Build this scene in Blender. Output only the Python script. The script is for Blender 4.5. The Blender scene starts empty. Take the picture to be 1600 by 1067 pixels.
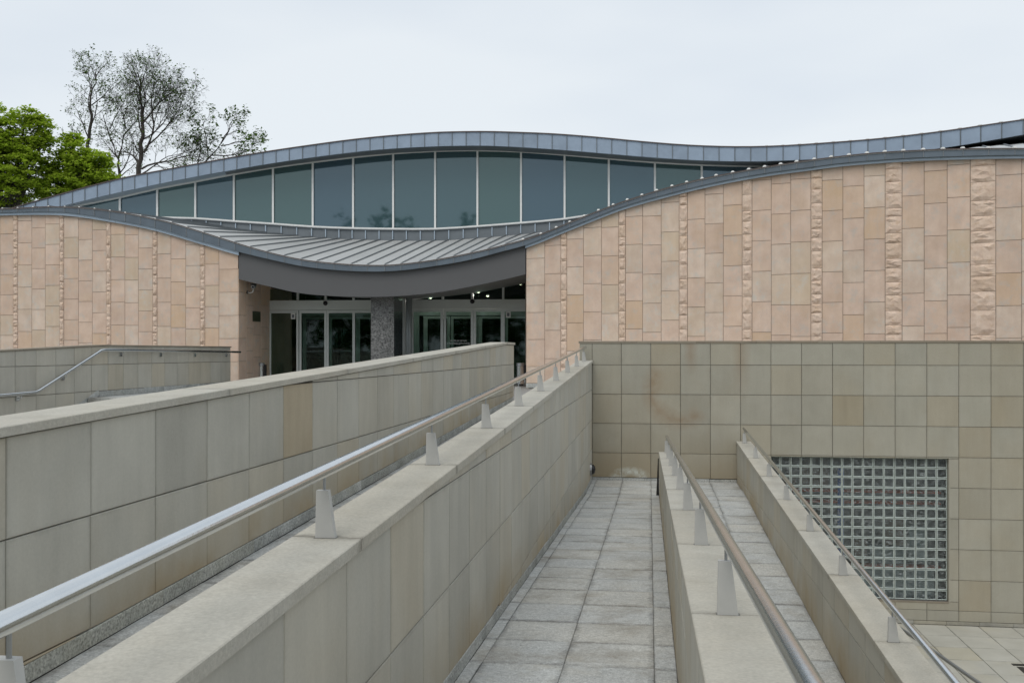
import bpy, math, random
from mathutils import Vector, Matrix, noise
random.seed(7)
C = bpy.context.scene.collection
F = 1550.0          # focal length in photo pixels (photo is 1600 wide)
CX, HY = 800.0, 550.0
TH = math.atan(215.0/1550.0)   # heading of the ramps
PLAZA = -1.0
LOW = -5.33

# ------------------------------------------------------------------ camera, sky, sun
cam = bpy.data.cameras.new('camera'); camo = bpy.data.objects.new('camera', cam); C.objects.link(camo)
camo.location = (0, 0, 0); camo.rotation_euler = (math.pi/2, 0, 0)
cam.sensor_width = 36; cam.lens = 36*F/1600; cam.shift_y = (HY-533.5)/1600
cam.clip_end = 3000; cam.clip_start = 0.05
bpy.context.scene.camera = camo
world = bpy.data.worlds.new('World'); bpy.context.scene.world = world
world.use_nodes = True
wn = world.node_tree; wn.nodes.clear()
def WN(t, **k):
    n = wn.nodes.new(t)
    for a, v in k.items(): setattr(n, a, v)
    return n
wo = WN('ShaderNodeOutputWorld'); bg = WN('ShaderNodeBackground')
sky = WN('ShaderNodeTexSky'); sky.sky_type = 'NISHITA'; sky.sun_disc = False
SUN_EL, SUN_AZ = math.radians(52), math.radians(200)   # azimuth clockwise from +Y
sky.sun_elevation = SUN_EL; sky.sun_rotation = SUN_AZ
sky.dust_density = 2.0
tc = WN('ShaderNodeTexCoord')
mp = WN('ShaderNodeMapping'); mp.inputs['Scale'].default_value = (1, 1, 3.2)
nz = WN('ShaderNodeTexNoise'); nz.inputs['Scale'].default_value = 1.7; nz.inputs['Detail'].default_value = 4; nz.inputs['Roughness'].default_value = .45
wn.links.new(tc.outputs['Generated'], mp.inputs[0]); wn.links.new(mp.outputs[0], nz.inputs[0])
cr = WN('ShaderNodeValToRGB')
cr.color_ramp.elements[0].position = .32; cr.color_ramp.elements[0].color = (.65, .72, .805, 1)
cr.color_ramp.elements[1].position = .62; cr.color_ramp.elements[1].color = (.80, .85, .89, 1)
wn.links.new(nz.outputs[0], cr.inputs[0])
sc_ = WN('ShaderNodeVectorMath', operation='SCALE'); sc_.inputs['Scale'].default_value = .08
wn.links.new(sky.outputs[0], sc_.inputs[0])
mx = WN('ShaderNodeMix', data_type='RGBA'); mx.inputs[0].default_value = .90
wn.links.new(sc_.outputs[0], mx.inputs[6]); wn.links.new(cr.outputs[0], mx.inputs[7])
wn.links.new(mx.outputs[2], bg.inputs[0]); bg.inputs[1].default_value = 1.0
wn.links.new(bg.outputs[0], wo.inputs[0])
sl = bpy.data.lights.new('sun', 'SUN'); sl.energy = 1.1; sl.angle = math.radians(35); sl.color = (1, .96, .9)
so = bpy.data.objects.new('sun', sl); C.objects.link(so)
sd = Vector((math.sin(SUN_AZ)*math.cos(SUN_EL), math.cos(SUN_AZ)*math.cos(SUN_EL), math.sin(SUN_EL)))
so.rotation_euler = sd.to_track_quat('Z', 'Y').to_euler()
vs = bpy.context.scene.view_settings
vs.view_transform = 'Standard'; vs.look = 'None'; vs.gamma = 1; vs.use_curve_mapping = False; vs.exposure = 0.12

# ------------------------------------------------------------------ materials
def newmat(name):
    m = bpy.data.materials.new(name); m.use_nodes = True
    nt = m.node_tree; nt.nodes.clear()
    out = nt.nodes.new('ShaderNodeOutputMaterial'); b = nt.nodes.new('ShaderNodeBsdfPrincipled')
    nt.links.new(b.outputs[0], out.inputs[0])
    return m, nt, b, out
class NT:
    def __init__(s, nt): s.nt = nt
    def n(s, t, **k):
        n = s.nt.nodes.new(t)
        for a, v in k.items(): setattr(n, a, v)
        return n
    def l(s, a, b): s.nt.links.new(a, b)
    def math(s, op, a, b=None, clamp=False):
        n = s.n('ShaderNodeMath', operation=op); n.use_clamp = clamp
        for i, v in enumerate((a, b)):
            if v is None: continue
            if isinstance(v, (int, float)): n.inputs[i].default_value = v
            else: s.l(v, n.inputs[i])
        return n.outputs[0]
    def mix(s, f, a, b, mode='MIX'):
        n = s.n('ShaderNodeMix', data_type='RGBA', blend_type=mode); n.clamp_result = False
        for i, v in ((0, f), (6, a), (7, b)):
            if isinstance(v, (int, float)): n.inputs[i].default_value = v
            elif isinstance(v, tuple): n.inputs[i].default_value = v if len(v) == 4 else (*v, 1)
            else: s.l(v, n.inputs[i])
        return n.outputs[2]
    def noise(s, vec, scale, detail=3, rough=.5):
        n = s.n('ShaderNodeTexNoise'); n.inputs['Scale'].default_value = scale
        n.inputs['Detail'].default_value = detail; n.inputs['Roughness'].default_value = rough
        s.l(vec, n.inputs[0]); return n.outputs[0]
    def mapr(s, v, a, b, c=0., d=1.):
        n = s.n('ShaderNodeMapRange'); s.l(v, n.inputs[0])
        for i, x in enumerate((a, b, c, d)): n.inputs[i+1].default_value = x
        return n.outputs[0]
    def vscale(s, v, sc):
        n = s.n('ShaderNodeMapping'); n.inputs['Scale'].default_value = sc; s.l(v, n.inputs[0]); return n.outputs[0]
def stone(name, c1, c2, warm, var=.18, warmth=.35, edge=None, speck=0., bump=.15, rough=.8, streak=.25, blotch=1.3, extra=None, edgew=.05, edged=.25, fine=60, sps=160, brown=0., grey=None, macro=.25):
    m, nt, b, out = newmat(name); N = NT(nt)
    pos = N.n('ShaderNodeNewGeometry').outputs['Position']
    oi = N.n('ShaderNodeObjectInfo'); rnd = oi.outputs['Random']
    off = N.n('ShaderNodeVectorMath', operation='ADD'); N.l(pos, off.inputs[0])
    sc = N.n('ShaderNodeVectorMath', operation='SCALE'); sc.inputs[0].default_value = (13.1, 7.7, 5.3); N.l(rnd, sc.inputs['Scale'])
    N.l(sc.outputs[0], off.inputs[1]); P = off.outputs[0]     # each stone has its own grain
    n1 = N.mapr(N.noise(P, blotch, 4, .6), .32, .68)
    col = N.mix(n1, c1, c2)
    r2 = N.math('FRACT', N.math('MULTIPLY', rnd, 7.31))
    w = N.math('MULTIPLY', N.mapr(r2, .62, 1.0), warmth, True)
    n2 = N.mapr(N.noise(P, blotch*.6, 3, .6), .48, .75)
    w = N.math('ADD', w, N.math('MULTIPLY', n2, warmth*.7), True)
    col = N.mix(w, col, warm)
    if grey:
        k = N.math('MULTIPLY', N.mapr(N.noise(P, blotch*1.7, 5, .7), .52, .72), .8, True)
        col = N.mix(k, col, grey)
    st = N.noise(N.vscale(P, (9, 9, .8)), 1.0, 3, .6)
    big = N.noise(N.vscale(pos, (1.6, 1.6, .35)), 1.0, 4, .65)
    v = N.math('ADD', N.math('MULTIPLY', N.math('SUBTRACT', rnd, .5), var), 1.0)
    v = N.math('ADD', v, N.math('MULTIPLY', N.math('SUBTRACT', st, .5), streak))
    v = N.math('ADD', v, N.math('MULTIPLY', N.math('SUBTRACT', big, .5), macro))
    fn = N.noise(pos, fine, 4, .7)
    v = N.math('ADD', v, N.math('MULTIPLY', N.math('SUBTRACT', fn, .5), .22+speck))
    if speck:
        sp = N.noise(pos, sps, 2, .6)
        v = N.math('ADD', v, N.math('MULTIPLY', N.math('SUBTRACT', sp, .5), speck*1.6))
    if edge:
        g = N.n('ShaderNodeTexCoord').outputs['Generated']
        s = N.n('ShaderNodeSeparateXYZ'); N.l(g, s.inputs[0])
        ds = []
        for ax in edge:
            o = s.outputs[ax]; ds.append(N.math('MINIMUM', o, N.math('SUBTRACT', 1.0, o)))
        d = N.math('MINIMUM', ds[0], ds[1]) if len(ds) > 1 else ds[0]
        d = N.math('ADD', d, N.math('MULTIPLY', N.math('SUBTRACT', N.noise(pos, 7, 4, .7), .5), .12))
        e = N.math('MULTIPLY', N.mapr(d, 0, edgew*2, edged, 0), N.mapr(N.noise(P, 2.3, 3, .6), .35, .65, .15, 1.3))
        v = N.math('MULTIPLY', v, N.math('SUBTRACT', 1.0, e))
    mul = N.n('ShaderNodeVectorMath', operation='SCALE'); N.l(col, mul.inputs[0]); N.l(v, mul.inputs['Scale'])
    colo = mul.outputs[0]
    if brown:
        k = N.math('MULTIPLY', N.mapr(N.noise(pos, 1.9, 6, .72), .50, .72), brown, True)
        colo = N.mix(k, colo, (.20, .165, .115))
        k = N.math('MULTIPLY', N.mapr(N.noise(P, 3.3, 5, .7), .55, .72), brown*.7, True)
        colo = N.mix(k, colo, (.46, .43, .36))
    if extra: colo = extra(N, pos, colo)
    N.l(colo, b.inputs['Base Color'])
    b.inputs['Roughness'].default_value = rough
    b.inputs['Specular IOR Level'].default_value = .3
    bp = N.n('ShaderNodeBump'); bp.inputs['Strength'].default_value = bump; bp.inputs['Distance'].default_value = .01
    N.l(N.noise(pos, fine*.6, 5, .7), bp.inputs['Height']); N.l(bp.outputs[0], b.inputs['Normal'])
    return m
def wall_stains(N, pos, col):
    # rust-brown crescent and lime bloom that really sit on the retaining wall
    s = N.n('ShaderNodeSeparateXYZ'); N.l(pos, s.inputs[0])
    x, z = s.outputs[0], s.outputs[2]
    wob = N.math('MULTIPLY', N.math('SUBTRACT', N.noise(pos, 4, 3, .6), .5), .12)
    def ring(cx, cz, r, w, lim):
        dx = N.math('SUBTRACT', x, cx); dz = N.math('SUBTRACT', z, cz)
        d = N.math('SQRT', N.math('ADD', N.math('MULTIPLY', dx, dx), N.math('MULTIPLY', dz, dz)))
        d = N.math('ABSOLUTE', N.math('SUBTRACT', N.math('ADD', d, wob), r))
        k = N.mapr(d, 0, w, 1, 0)
        k = N.math('MULTIPLY', k, N.mapr(N.math('ADD', dx, N.math('MULTIPLY', dz, 1.0)), lim, lim-.25, 0, 1))
        return k
    k = N.math('MULTIPLY', N.math('MULTIPLY', ring(3.42, -.80, .58, .24, .10), N.mapr(N.noise(pos, 6, 4, .7), .3, .6, .35, 1)), .5)
    col = N.mix(k, col, (.26, .165, .09))
    dx = N.math('SUBTRACT', x, 3.35); dz = N.math('SUBTRACT', z, .2)
    d = N.math('SQRT', N.math('ADD', N.math('MULTIPLY', dx, dx), N.math('MULTIPLY', N.math('MULTIPLY', dz, dz), 3)))
    col = N.mix(N.math('MULTIPLY', N.mapr(N.math('ADD', N.math('ABSOLUTE', N.math('SUBTRACT', d, .45)), wob), 0, .14, 1, 0), .0), col, (.3, .2, .1))
    # streak stain near the coping
    dx = N.math('ABSOLUTE', N.math('SUBTRACT', x, 4.62)); k = N.math('MULTIPLY', N.mapr(N.math('ADD', dx, wob), 0, .2, 1, 0), N.mapr(z, -1.0, -.2, 0, .4))
    col = N.mix(k, col, (.25, .16, .09))
    dx = N.math('ABSOLUTE', N.math('SUBTRACT', x, 3.62)); k = N.math('MULTIPLY', N.mapr(N.math('ADD', dx, wob), 0, .16, 1, 0), N.mapr(z, -.5, -.1, 0, .45))
    col = N.mix(k, col, (.25, .16, .09))
    # ochre near the foot
    k = N.math('MULTIPLY', N.mapr(N.math('ADD', z, N.math('MULTIPLY', wob, 3)), -2.62, -1.6, .5, 0), N.mapr(x, 4.6, 4.9, 1, 0))
    col = N.mix(k, col, (.25, .19, .105))
    dx = N.math('SUBTRACT', x, 2.42); dz = N.math('MULTIPLY', N.math('SUBTRACT', z, -2.56), 1.9)
    d = N.math('SQRT', N.math('ADD', N.math('MULTIPLY', dx, dx), N.math('MULTIPLY', dz, dz)))
    k = N.mapr(N.math('ADD', N.math('ABSOLUTE', N.math('SUBTRACT', d, .24)), N.math('MULTIPLY', wob, 1.5)), 0, .2, 1, 0)
    k = N.math('MULTIPLY', k, N.mapr(N.noise(pos, 9, 5, .75), .38, .6, .05, 1))
    k = N.math('MULTIPLY', k, N.mapr(x, 2.75, 2.95, 1, 0))
    col = N.mix(N.math('MULTIPLY', k, .75), col, (.62, .66, .62))
    return col
def foot_stains(N, pos, col):
    # ochre damp line and grime rising from the ramp floors at the wall feet
    s = N.n('ShaderNodeSeparateXYZ'); N.l(pos, s.inputs[0]); x, y, z = s.outputs
    sn, cs = math.sin(TH), math.cos(TH)
    Uc = N.math('SUBTRACT', N.math('MULTIPLY', x, cs), N.math('MULTIPLY', y, sn))
    Vc = N.math('ADD', N.math('MULTIPLY', x, sn), N.math('MULTIPLY', y, cs))
    D = N.math('SUBTRACT', 18.4, Vc)
    def band(flo, u0, u1):
        h = N.math('SUBTRACT', z, flo)
        h = N.math('ADD', h, N.math('MULTIPLY', N.math('SUBTRACT', N.noise(pos, 2.2, 5, .7), .5), .35))
        k = N.math('MULTIPLY', N.mapr(h, .06, .42, 1, 0), N.math('MULTIPLY', N.math('GREATER_THAN', Uc, u0), N.math('LESS_THAN', Uc, u1)))
        return k
    k = N.math('ADD', N.math('ADD', band(N.math('ADD', -2.62, N.math('MULTIPLY', D, .0503)), -1.25, .3), band(N.math('SUBTRACT', -2.62, N.math('MULTIPLY', D, .0365)), .3, 1.9)), band(N.math('SUBTRACT', -1.63+.0301*18.4, N.math('MULTIPLY', D, .0301)), -3.0, -2.5))
    col = N.mix(N.math('MULTIPLY', k, N.mapr(N.noise(pos, 1.3, 3, .6), .35, .65, .1, .75)), col, (.36, .265, .14))
    return col
def simple(name, col, rough=.5, metal=0., var=0., nscale=3., bump=0., spec=.5, rndv=0., bscale=40, coat=0):
    m, nt, b, out = newmat(name); N = NT(nt)
    b.inputs['Roughness'].default_value = rough; b.inputs['Metallic'].default_value = metal
    b.inputs['Specular IOR Level'].default_value = spec
    pos = N.n('ShaderNodeNewGeometry').outputs['Position']
    v = 1.0
    nn = N.noise(pos, nscale, 5, .65)
    v = N.math('ADD', N.math('MULTIPLY', N.math('SUBTRACT', nn, .5), var*2), 1.0)
    if rndv:
        r = N.n('ShaderNodeObjectInfo').outputs['Random']
        v = N.math('ADD', v, N.math('MULTIPLY', N.math('SUBTRACT', r, .5), rndv))
    mul = N.n('ShaderNodeVectorMath', operation='SCALE'); mul.inputs[0].default_value = col; N.l(v, mul.inputs['Scale'])
    N.l(mul.outputs[0], b.inputs['Base Color'])
    if bump:
        bp = N.n('ShaderNodeBump'); bp.inputs['Strength'].default_value = bump; bp.inputs['Distance'].default_value = .01
        N.l(N.noise(pos, bscale, 4, .6), bp.inputs['Height']); N.l(bp.outputs[0], b.inputs['Normal'])
    return m
M = {}
M['ramp_x'] = stone('grey_sandstone_side', (.42, .402, .345), (.485, .465, .40), (.47, .395, .27), var=.11, warmth=.36, macro=.30, extra=foot_stains, edge=(1, 2), edgew=.02, edged=.12, streak=.20)
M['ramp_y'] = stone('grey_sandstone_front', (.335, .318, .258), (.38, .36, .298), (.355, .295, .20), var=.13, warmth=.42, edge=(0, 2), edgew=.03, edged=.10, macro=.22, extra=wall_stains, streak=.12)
M['tan'] = stone('tan_sandstone', (.40, .335, .235), (.46, .39, .28), (.45, .35, .22), var=.05, warmth=.3, streak=.2)
M['olive_tan'] = stone('olive_tan_sandstone', (.335, .295, .215), (.37, .33, .245), (.36, .29, .19), var=.05, warmth=.3, streak=.2)
M['cope'] = stone('coping_sandstone', (.43, .408, .35), (.49, .467, .402), (.39, .34, .25), var=.10, warmth=.3, edge=(1,), edgew=.012, edged=.35, streak=.1, blotch=3.2, macro=.2, bump=.4, speck=.22, sps=70, brown=.16)
M['cope_w'] = stone('wall_coping_stone', (.24, .21, .165), (.30, .26, .20), (.2, .15, .1), var=.15, streak=.1)
M['granite'] = stone('grey_granite', (.43, .44, .43), (.50, .51, .495), (.50, .465, .39), var=.11, warmth=.35, edge=(0, 1), edgew=.04, edged=.42, speck=.8, bump=.35, streak=0, blotch=2.6, fine=28, sps=90, brown=.55)
M['skirt'] = stone('granite_skirting', (.30, .31, .295), (.50, .51, .49), (.30, .28, .2), var=.2, warmth=.4, speck=1.2, sps=70, bump=.4, streak=0, blotch=3)
M['plaza'] = stone('pale_paving', (.40, .385, .33), (.46, .445, .39), (.48, .40, .22), var=.10, warmth=.35, edge=(0, 1), edgew=.02, edged=.25, streak=0, blotch=1.2)
M['sand'] = stone('pink_sandstone', (.575, .425, .33), (.685, .53, .425), (.60, .43, .28), var=.08, warmth=.6, grey=(.52, .47, .42), edge=(0, 2), edgew=.02, edged=.06, streak=.10, blotch=2.2, bump=.1)
M['sand_pale'] = stone('weathered_sandstone', (.58, .445, .35), (.69, .56, .455), (.56, .44, .31), var=.08, warmth=.6, grey=(.56, .53, .48), edge=(0, 2), edgew=.02, edged=.08, streak=.12, blotch=2.6, bump=.1)
M['rough'] = stone('split_faced_sandstone', (.62, .465, .365), (.72, .575, .465), (.60, .44, .31), var=.08, warmth=.4, streak=0, bump=1.0, blotch=6, fine=16, grey=(.54, .38, .25))
M['joint'] = simple('dark_joint_mortar', (.10, .095, .085), .9, var=.3)
M['joint_s'] = simple('brown_joint_mortar', (.22, .18, .15), .9, var=.2)
M['dirt'] = simple('joint_dirt', (.19, .185, .165), .95, var=.35, nscale=9)
M['concrete'] = simple('concrete', (.28, .275, .26), .85, var=.15, bump=.2)
M['steel'] = simple('brushed_steel', (.66, .68, .69), .17, 1., var=.12, nscale=7, bump=.04)
M['steel_d'] = simple('dull_steel', (.40, .41, .42), .42, 1., var=.1)
M['zinc'] = simple('blue_grey_zinc', (.27, .335, .42), .5, .25, var=.24, nscale=2.2, rndv=.16, bump=.12, bscale=5)
M['zinc_l'] = simple('pale_zinc_flashing', (.40, .48, .56), .45, .25, var=.08, rndv=.08)
M['zinc_e'] = simple('slate_zinc_eave', (.125, .155, .185), .5, .25, var=.25, nscale=3, rndv=.2)
M['zinc_d'] = simple('dark_zinc_edge', (.155, .175, .19), .5, .25, var=.2, nscale=3, rndv=.18, bump=.1, bscale=6)
M['zinc_roof'] = simple('grey_zinc_roofing', (.50, .505, .495), .5, .2, var=.14, nscale=1.6, rndv=.14, bump=.1, bscale=4)
M['seam'] = simple('zinc_standing_seam', (.19, .205, .215), .5, .25, var=.15, rndv=.1)
M['rustedge'] = simple('brown_roof_drip_edge', (.10, .075, .07), .6, var=.3)
M['clip'] = simple('white_seam_cap', (.66, .66, .63), .5, rndv=.1)
M['canopy'] = simple('dark_grey_canopy_panel', (.102, .102, .104), .55, .1, var=.06, nscale=1.2, bump=.05, bscale=2)
M['soffit'] = simple('soffit_grey', (.22, .22, .22), .7, var=.05)
M['alu'] = simple('white_window_bar', (.78, .78, .76), .4, .1, var=.08, nscale=6)
M['alu_g'] = simple('grey_door_frame', (.62, .65, .63), .4, .2, var=.05)
M['black'] = simple('black_plastic', (.012, .012, .013), .4)
M['lens'] = simple('lens_glass', (.01, .012, .02), .08)
M['plaque'] = simple('dark_green_plaque', (.035, .045, .022), .35, var=.4, nscale=12)
M['plaque_i'] = simple('brass_plaque_face', (.06, .07, .03), .3, .4, var=.5, nscale=20)
M['white'] = simple('white_print', (.78, .78, .76), .6)
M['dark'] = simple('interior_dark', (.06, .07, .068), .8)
M['interior'] = simple('interior_wall', (.34, .35, .34), .8)
M['red'] = simple('red_shelf_paint', (.80, .16, .08), .6, var=.3, nscale=6)
M['blue'] = simple('blue_post_paint', (.05, .16, .62), .5, var=.2)
M['paleroom'] = simple('pale_room_paint', (.42, .5, .5), .7, var=.5, nscale=2.5)
M['boxes'] = simple('brown_stored_boxes', (.26, .2, .15), .8, var=.6, nscale=3)
M['bark'] = simple('tree_bark', (.055, .047, .04), .9, var=.4, nscale=8)
M['grass'] = simple('grass_ground', (.06, .10, .03), .95, var=.4, nscale=.4)
M['asphalt'] = simple('far_paving', (.22, .215, .20), .95, var=.15, nscale=.3)
M['pillar'] = stone('speckled_granite_pillar', (.11, .112, .11), (.20, .20, .195), (.3, .3, .29), var=.1, warmth=.2, speck=1.6, bump=.2, rough=.45, streak=0, blotch=6, fine=20, sps=26)
M['pillar_s'] = simple('polished_dark_granite', (.04, .045, .05), .18, var=.3, nscale=30)
M['column'] = simple('pale_round_column', (.38, .42, .43), .4, .2)
# coated clerestory glass (opaque mirror-like)
def coated():
    m, nt, b, out = newmat('coated_teal_glass'); N = NT(nt)
    r = N.n('ShaderNodeObjectInfo').outputs['Random']
    c = N.mix(N.mapr(r, .2, .8), (.042, .082, .084), (.038, .072, .092))
    t = N.mix(N.mapr(r, .2, .8), (.70, .88, .87), (.68, .84, .94))
    N.l(c, b.inputs['Base Color']); N.l(t, b.inputs['Specular Tint'])
    b.inputs['Roughness'].default_value = .03; b.inputs['IOR'].default_value = 2.0; b.inputs['Specular IOR Level'].default_value = .5
    pos = N.n('ShaderNodeNewGeometry').outputs['Position']
    bp = N.n('ShaderNodeBump'); bp.inputs['Strength'].default_value = .03; bp.inputs['Distance'].default_value = .05
    N.l(N.noise(pos, .5, 1, .4), bp.inputs['Height']); N.l(bp.outputs[0], b.inputs['Normal'])
    return m
M['cglass'] = coated()
def clearglass(name, tint, refl=1.5, bump=0., frost=0.):
    m = bpy.data.materials.new(name); m.use_nodes = True; nt = m.node_tree; nt.nodes.clear(); N = NT(nt)
    out = N.n('ShaderNodeOutputMaterial'); tr = N.n('ShaderNodeBsdfTransparent'); tr.inputs[0].default_value = (*tint, 1)
    gl = N.n('ShaderNodeBsdfGlossy'); gl.inputs['Roughness'].default_value = .03 + frost*.3; gl.inputs[0].default_value = (.9, .97, .95, 1)
    fr = N.n('ShaderNodeFresnel'); fr.inputs[0].default_value = refl
    mxs = N.n('ShaderNodeMixShader'); N.l(fr.outputs[0], mxs.inputs[0]); N.l(tr.outputs[0], mxs.inputs[1]); N.l(gl.outputs[0], mxs.inputs[2])
    if bump:
        pos = N.n('ShaderNodeNewGeometry').outputs['Position']
        r = N.n('ShaderNodeObjectInfo').outputs['Random']
        bp = N.n('ShaderNodeBump'); bp.inputs['Strength'].default_value = bump; bp.inputs['Distance'].default_value = .02
        N.l(N.noise(N.vscale(pos, (1, 1, 1.7)), 16, 3, .6), bp.inputs['Height'])
        N.l(bp.outputs[0], gl.inputs['Normal']); N.l(bp.outputs[0], fr.inputs['Normal'])
    sh = mxs.outputs[0]
    if frost:
        df = N.n('ShaderNodeBsdfDiffuse'); df.inputs[0].default_value = (.46, .50, .50, 1)
        pos = N.n('ShaderNodeNewGeometry').outputs['Position']
        r = N.n('ShaderNodeObjectInfo').outputs['Random']
        f = N.math('MULTIPLY', N.mapr(N.noise(N.vscale(pos, (1, 1, 2.2)), 22, 3, .7), .5, .75), frost, True)
        m2 = N.n('ShaderNodeMixShader'); N.l(f, m2.inputs[0]); N.l(sh, m2.inputs[1]); N.l(df.outputs[0], m2.inputs[2]); sh = m2.outputs[0]
    N.l(sh, out.inputs[0]); return m
M['dglass'] = clearglass('door_glass', (.62, .74, .70), 1.45)
M['bglass'] = clearglass('glass_block_face', (.84, .90, .92), 1.75, 1.0, .9)
M['brim'] = simple('glass_block_rim', (.49, .55, .52), .25, var=.35, nscale=14, bump=.4, bscale=30)
M['mortar'] = simple('glass_block_mortar', (.27, .28, .26), .8, var=.2)
def leafmat(name, c1, c2, trans=.35):
    m = bpy.data.materials.new(name); m.use_nodes = True; nt = m.node_tree; nt.nodes.clear(); N = NT(nt)
    out = N.n('ShaderNodeOutputMaterial'); g = N.n('ShaderNodeNewGeometry')
    col = N.mix(g.outputs['Random Per Island'], c1, c2)
    n = N.mapr(N.noise(g.outputs['Position'], .9, 3, .6), .35, .65)
    col = N.mix(n, col, c2)
    d = N.n('ShaderNodeBsdfDiffuse'); t = N.n('ShaderNodeBsdfTranslucent'); N.l(col, d.inputs[0])
    tc2 = N.mix(1., col, (1.0, 1.15, .6), 'MULTIPLY'); N.l(tc2, t.inputs[0])
    mm = N.n('ShaderNodeMixShader'); mm.inputs[0].default_value = trans
    N.l(d.outputs[0], mm.inputs[1]); N.l(t.outputs[0], mm.inputs[2]); N.l(mm.outputs[0], out.inputs[0]); return m
M['leaf_g'] = leafmat('fresh_green_leaves', (.24, .31, .04), (.40, .485, .075), .55)
M['leaf_s'] = leafmat('sparse_leaves', (.06, .11, .025), (.11, .18, .04))
M['leaf_far'] = leafmat('distant_leaves', (.035, .085, .02), (.07, .14, .03), .25)
def lampmat():
    m = bpy.data.materials.new('lit_downlight'); m.use_nodes = True; nt = m.node_tree; nt.nodes.clear()
    o = nt.nodes.new('ShaderNodeOutputMaterial'); e = nt.nodes.new('ShaderNodeEmission'); e.inputs[0].default_value = (1, .8, .6, 1); e.inputs[1].default_value = 5
    nt.links.new(e.outputs[0], o.inputs[0]); return m
M['lamp'] = lampmat()

# ------------------------------------------------------------------ builders
ORG = {}
def link(o): C.objects.link(o); return o
def thing(name, label, cat, base=(0, 0, 0), rot=None, group=None, kind=None):
    """Empty at the thing's base; base in the frame of rotation rot about Z through the origin."""
    rot = -TH if rot is None else rot
    o = bpy.data.objects.new(name, None); link(o); o.empty_display_size = .2
    o.location = Matrix.Rotation(rot, 3, 'Z') @ Vector(base); o.rotation_euler = (0, 0, rot)
    if kind: o['kind'] = kind
    if label: o['label'] = label
    if cat: o['category'] = cat
    if group: o['group'] = group
    ORG[o.name] = Vector(base); return o
cache = {}
def mesh_of(name, vs, fs, mats, midx=None, smooth=False):
    me = bpy.data.meshes.new(name); me.from_pydata([tuple(v) for v in vs], [], fs)
    for m in mats: me.materials.append(m)
    if midx:
        for p, i in zip(me.polygons, midx): p.material_index = i
    if smooth:
        for p in me.polygons: p.use_smooth = True
    me.update(); return me
def piece(name, vs, fs, mat, parent, label=None, midx=None, smooth=False, kind=None, tilt=0.):
    vs = [Vector(v) for v in vs]
    lo = Vector([min(v[i] for v in vs) for i in range(3)]); hi = Vector([max(v[i] for v in vs) for i in range(3)])
    c = (lo+hi)/2
    mats = mat if isinstance(mat, list) else [mat]
    rel = [v-c for v in vs]
    key = (tuple(tuple(round(x, 4) for x in v) for v in rel), tuple(m.name for m in mats)) if len(rel) < 120 else None
    me = cache.get(key) if key else None
    if me is None:
        me = mesh_of(name, rel, fs, mats, midx, smooth)
        if key: cache[key] = me
    o = bpy.data.objects.new(name, me); link(o); o.parent = parent
    o.location = c - (ORG[parent.name] if parent else Vector())
    if tilt: o.rotation_euler = tuple(random.uniform(-tilt, tilt) for _ in range(3))
    ORG[o.name] = c
    if label: o['label'] = label
    if kind: o['kind'] = kind
    return o
def box(x0, x1, y0, y1, z0, z1):
    v = [(x0, y0, z0), (x1, y0, z0), (x1, y1, z0), (x0, y1, z0), (x0, y0, z1), (x1, y0, z1), (x1, y1, z1), (x0, y1, z1)]
    f = [(0, 3, 2, 1), (4, 5, 6, 7), (0, 1, 5, 4), (1, 2, 6, 5), (2, 3, 7, 6), (3, 0, 4, 7)]
    return v, f
def join(*parts):
    vs, fs = [], []
    for v, f in parts:
        k = len(vs); vs += list(v); fs += [tuple(i+k for i in q) for q in f]
    return vs, fs
def clip(poly, a, b, keep_below=True):
    """keep part of poly (s,z) below (or above) line through a and b (a.s<b.s)."""
    def d(p):
        zl = a[1]+(b[1]-a[1])*(p[0]-a[0])/(b[0]-a[0]); return (zl-p[1]) if keep_below else (p[1]-zl)
    out = []
    for i in range(len(poly)):
        p, q = poly[i], poly[(i+1) % len(poly)]; dp, dq = d(p), d(q)
        if dp >= 0: out.append(p)
        if (dp > 0 and dq < 0) or (dp < 0 and dq > 0):
            t = dp/(dp-dq); out.append((p[0]+(q[0]-p[0])*t, p[1]+(q[1]-p[1])*t))
    return out
def area(p): return abs(sum(p[i][0]*p[(i+1) % len(p)][1]-p[(i+1) % len(p)][0]*p[i][1] for i in range(len(p)))/2)
def plate(poly, fmap, t, ch=.004):
    """chamfered prism; fmap(s,z,n) -> xyz, n outward"""
    cs = sum(p[0] for p in poly)/len(poly); cz = sum(p[1] for p in poly)/len(poly)
    ws = max(p[0] for p in poly)-min(p[0] for p in poly); wz = max(p[1] for p in poly)-min(p[1] for p in poly)
    ks, kz = max(0, 1-2*ch/max(ws, .01)), max(0, 1-2*ch/max(wz, .01))
    ins = [(cs+(p[0]-cs)*ks, cz+(p[1]-cz)*kz) for p in poly]
    n = len(poly)
    vs = [fmap(*p, 0) for p in poly]+[fmap(*p, t-ch) for p in poly]+[fmap(*p, t) for p in ins]
    fs = [tuple(range(2*n, 3*n)), tuple(reversed(range(n)))]
    for i in range(n):
        j = (i+1) % n
        fs += [(i, j, n+j, n+i), (n+i, n+j, 2*n+j, 2*n+i)]
    # orientation
    a, b, c = [Vector(x) for x in (fmap(0, 0, 0), fmap(1, 0, 0), fmap(0, 1, 0))]
    nn = Vector(fmap(0, 0, 1))-a
    s2 = sum(poly[i][0]*poly[(i+1) % n][1]-poly[(i+1) % n][0]*poly[i][1] for i in range(n))
    if ((b-a).cross(c-a).dot(nn) > 0) != (s2 > 0): fs = [tuple(reversed(f)) for f in fs]
    return vs, fs
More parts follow.
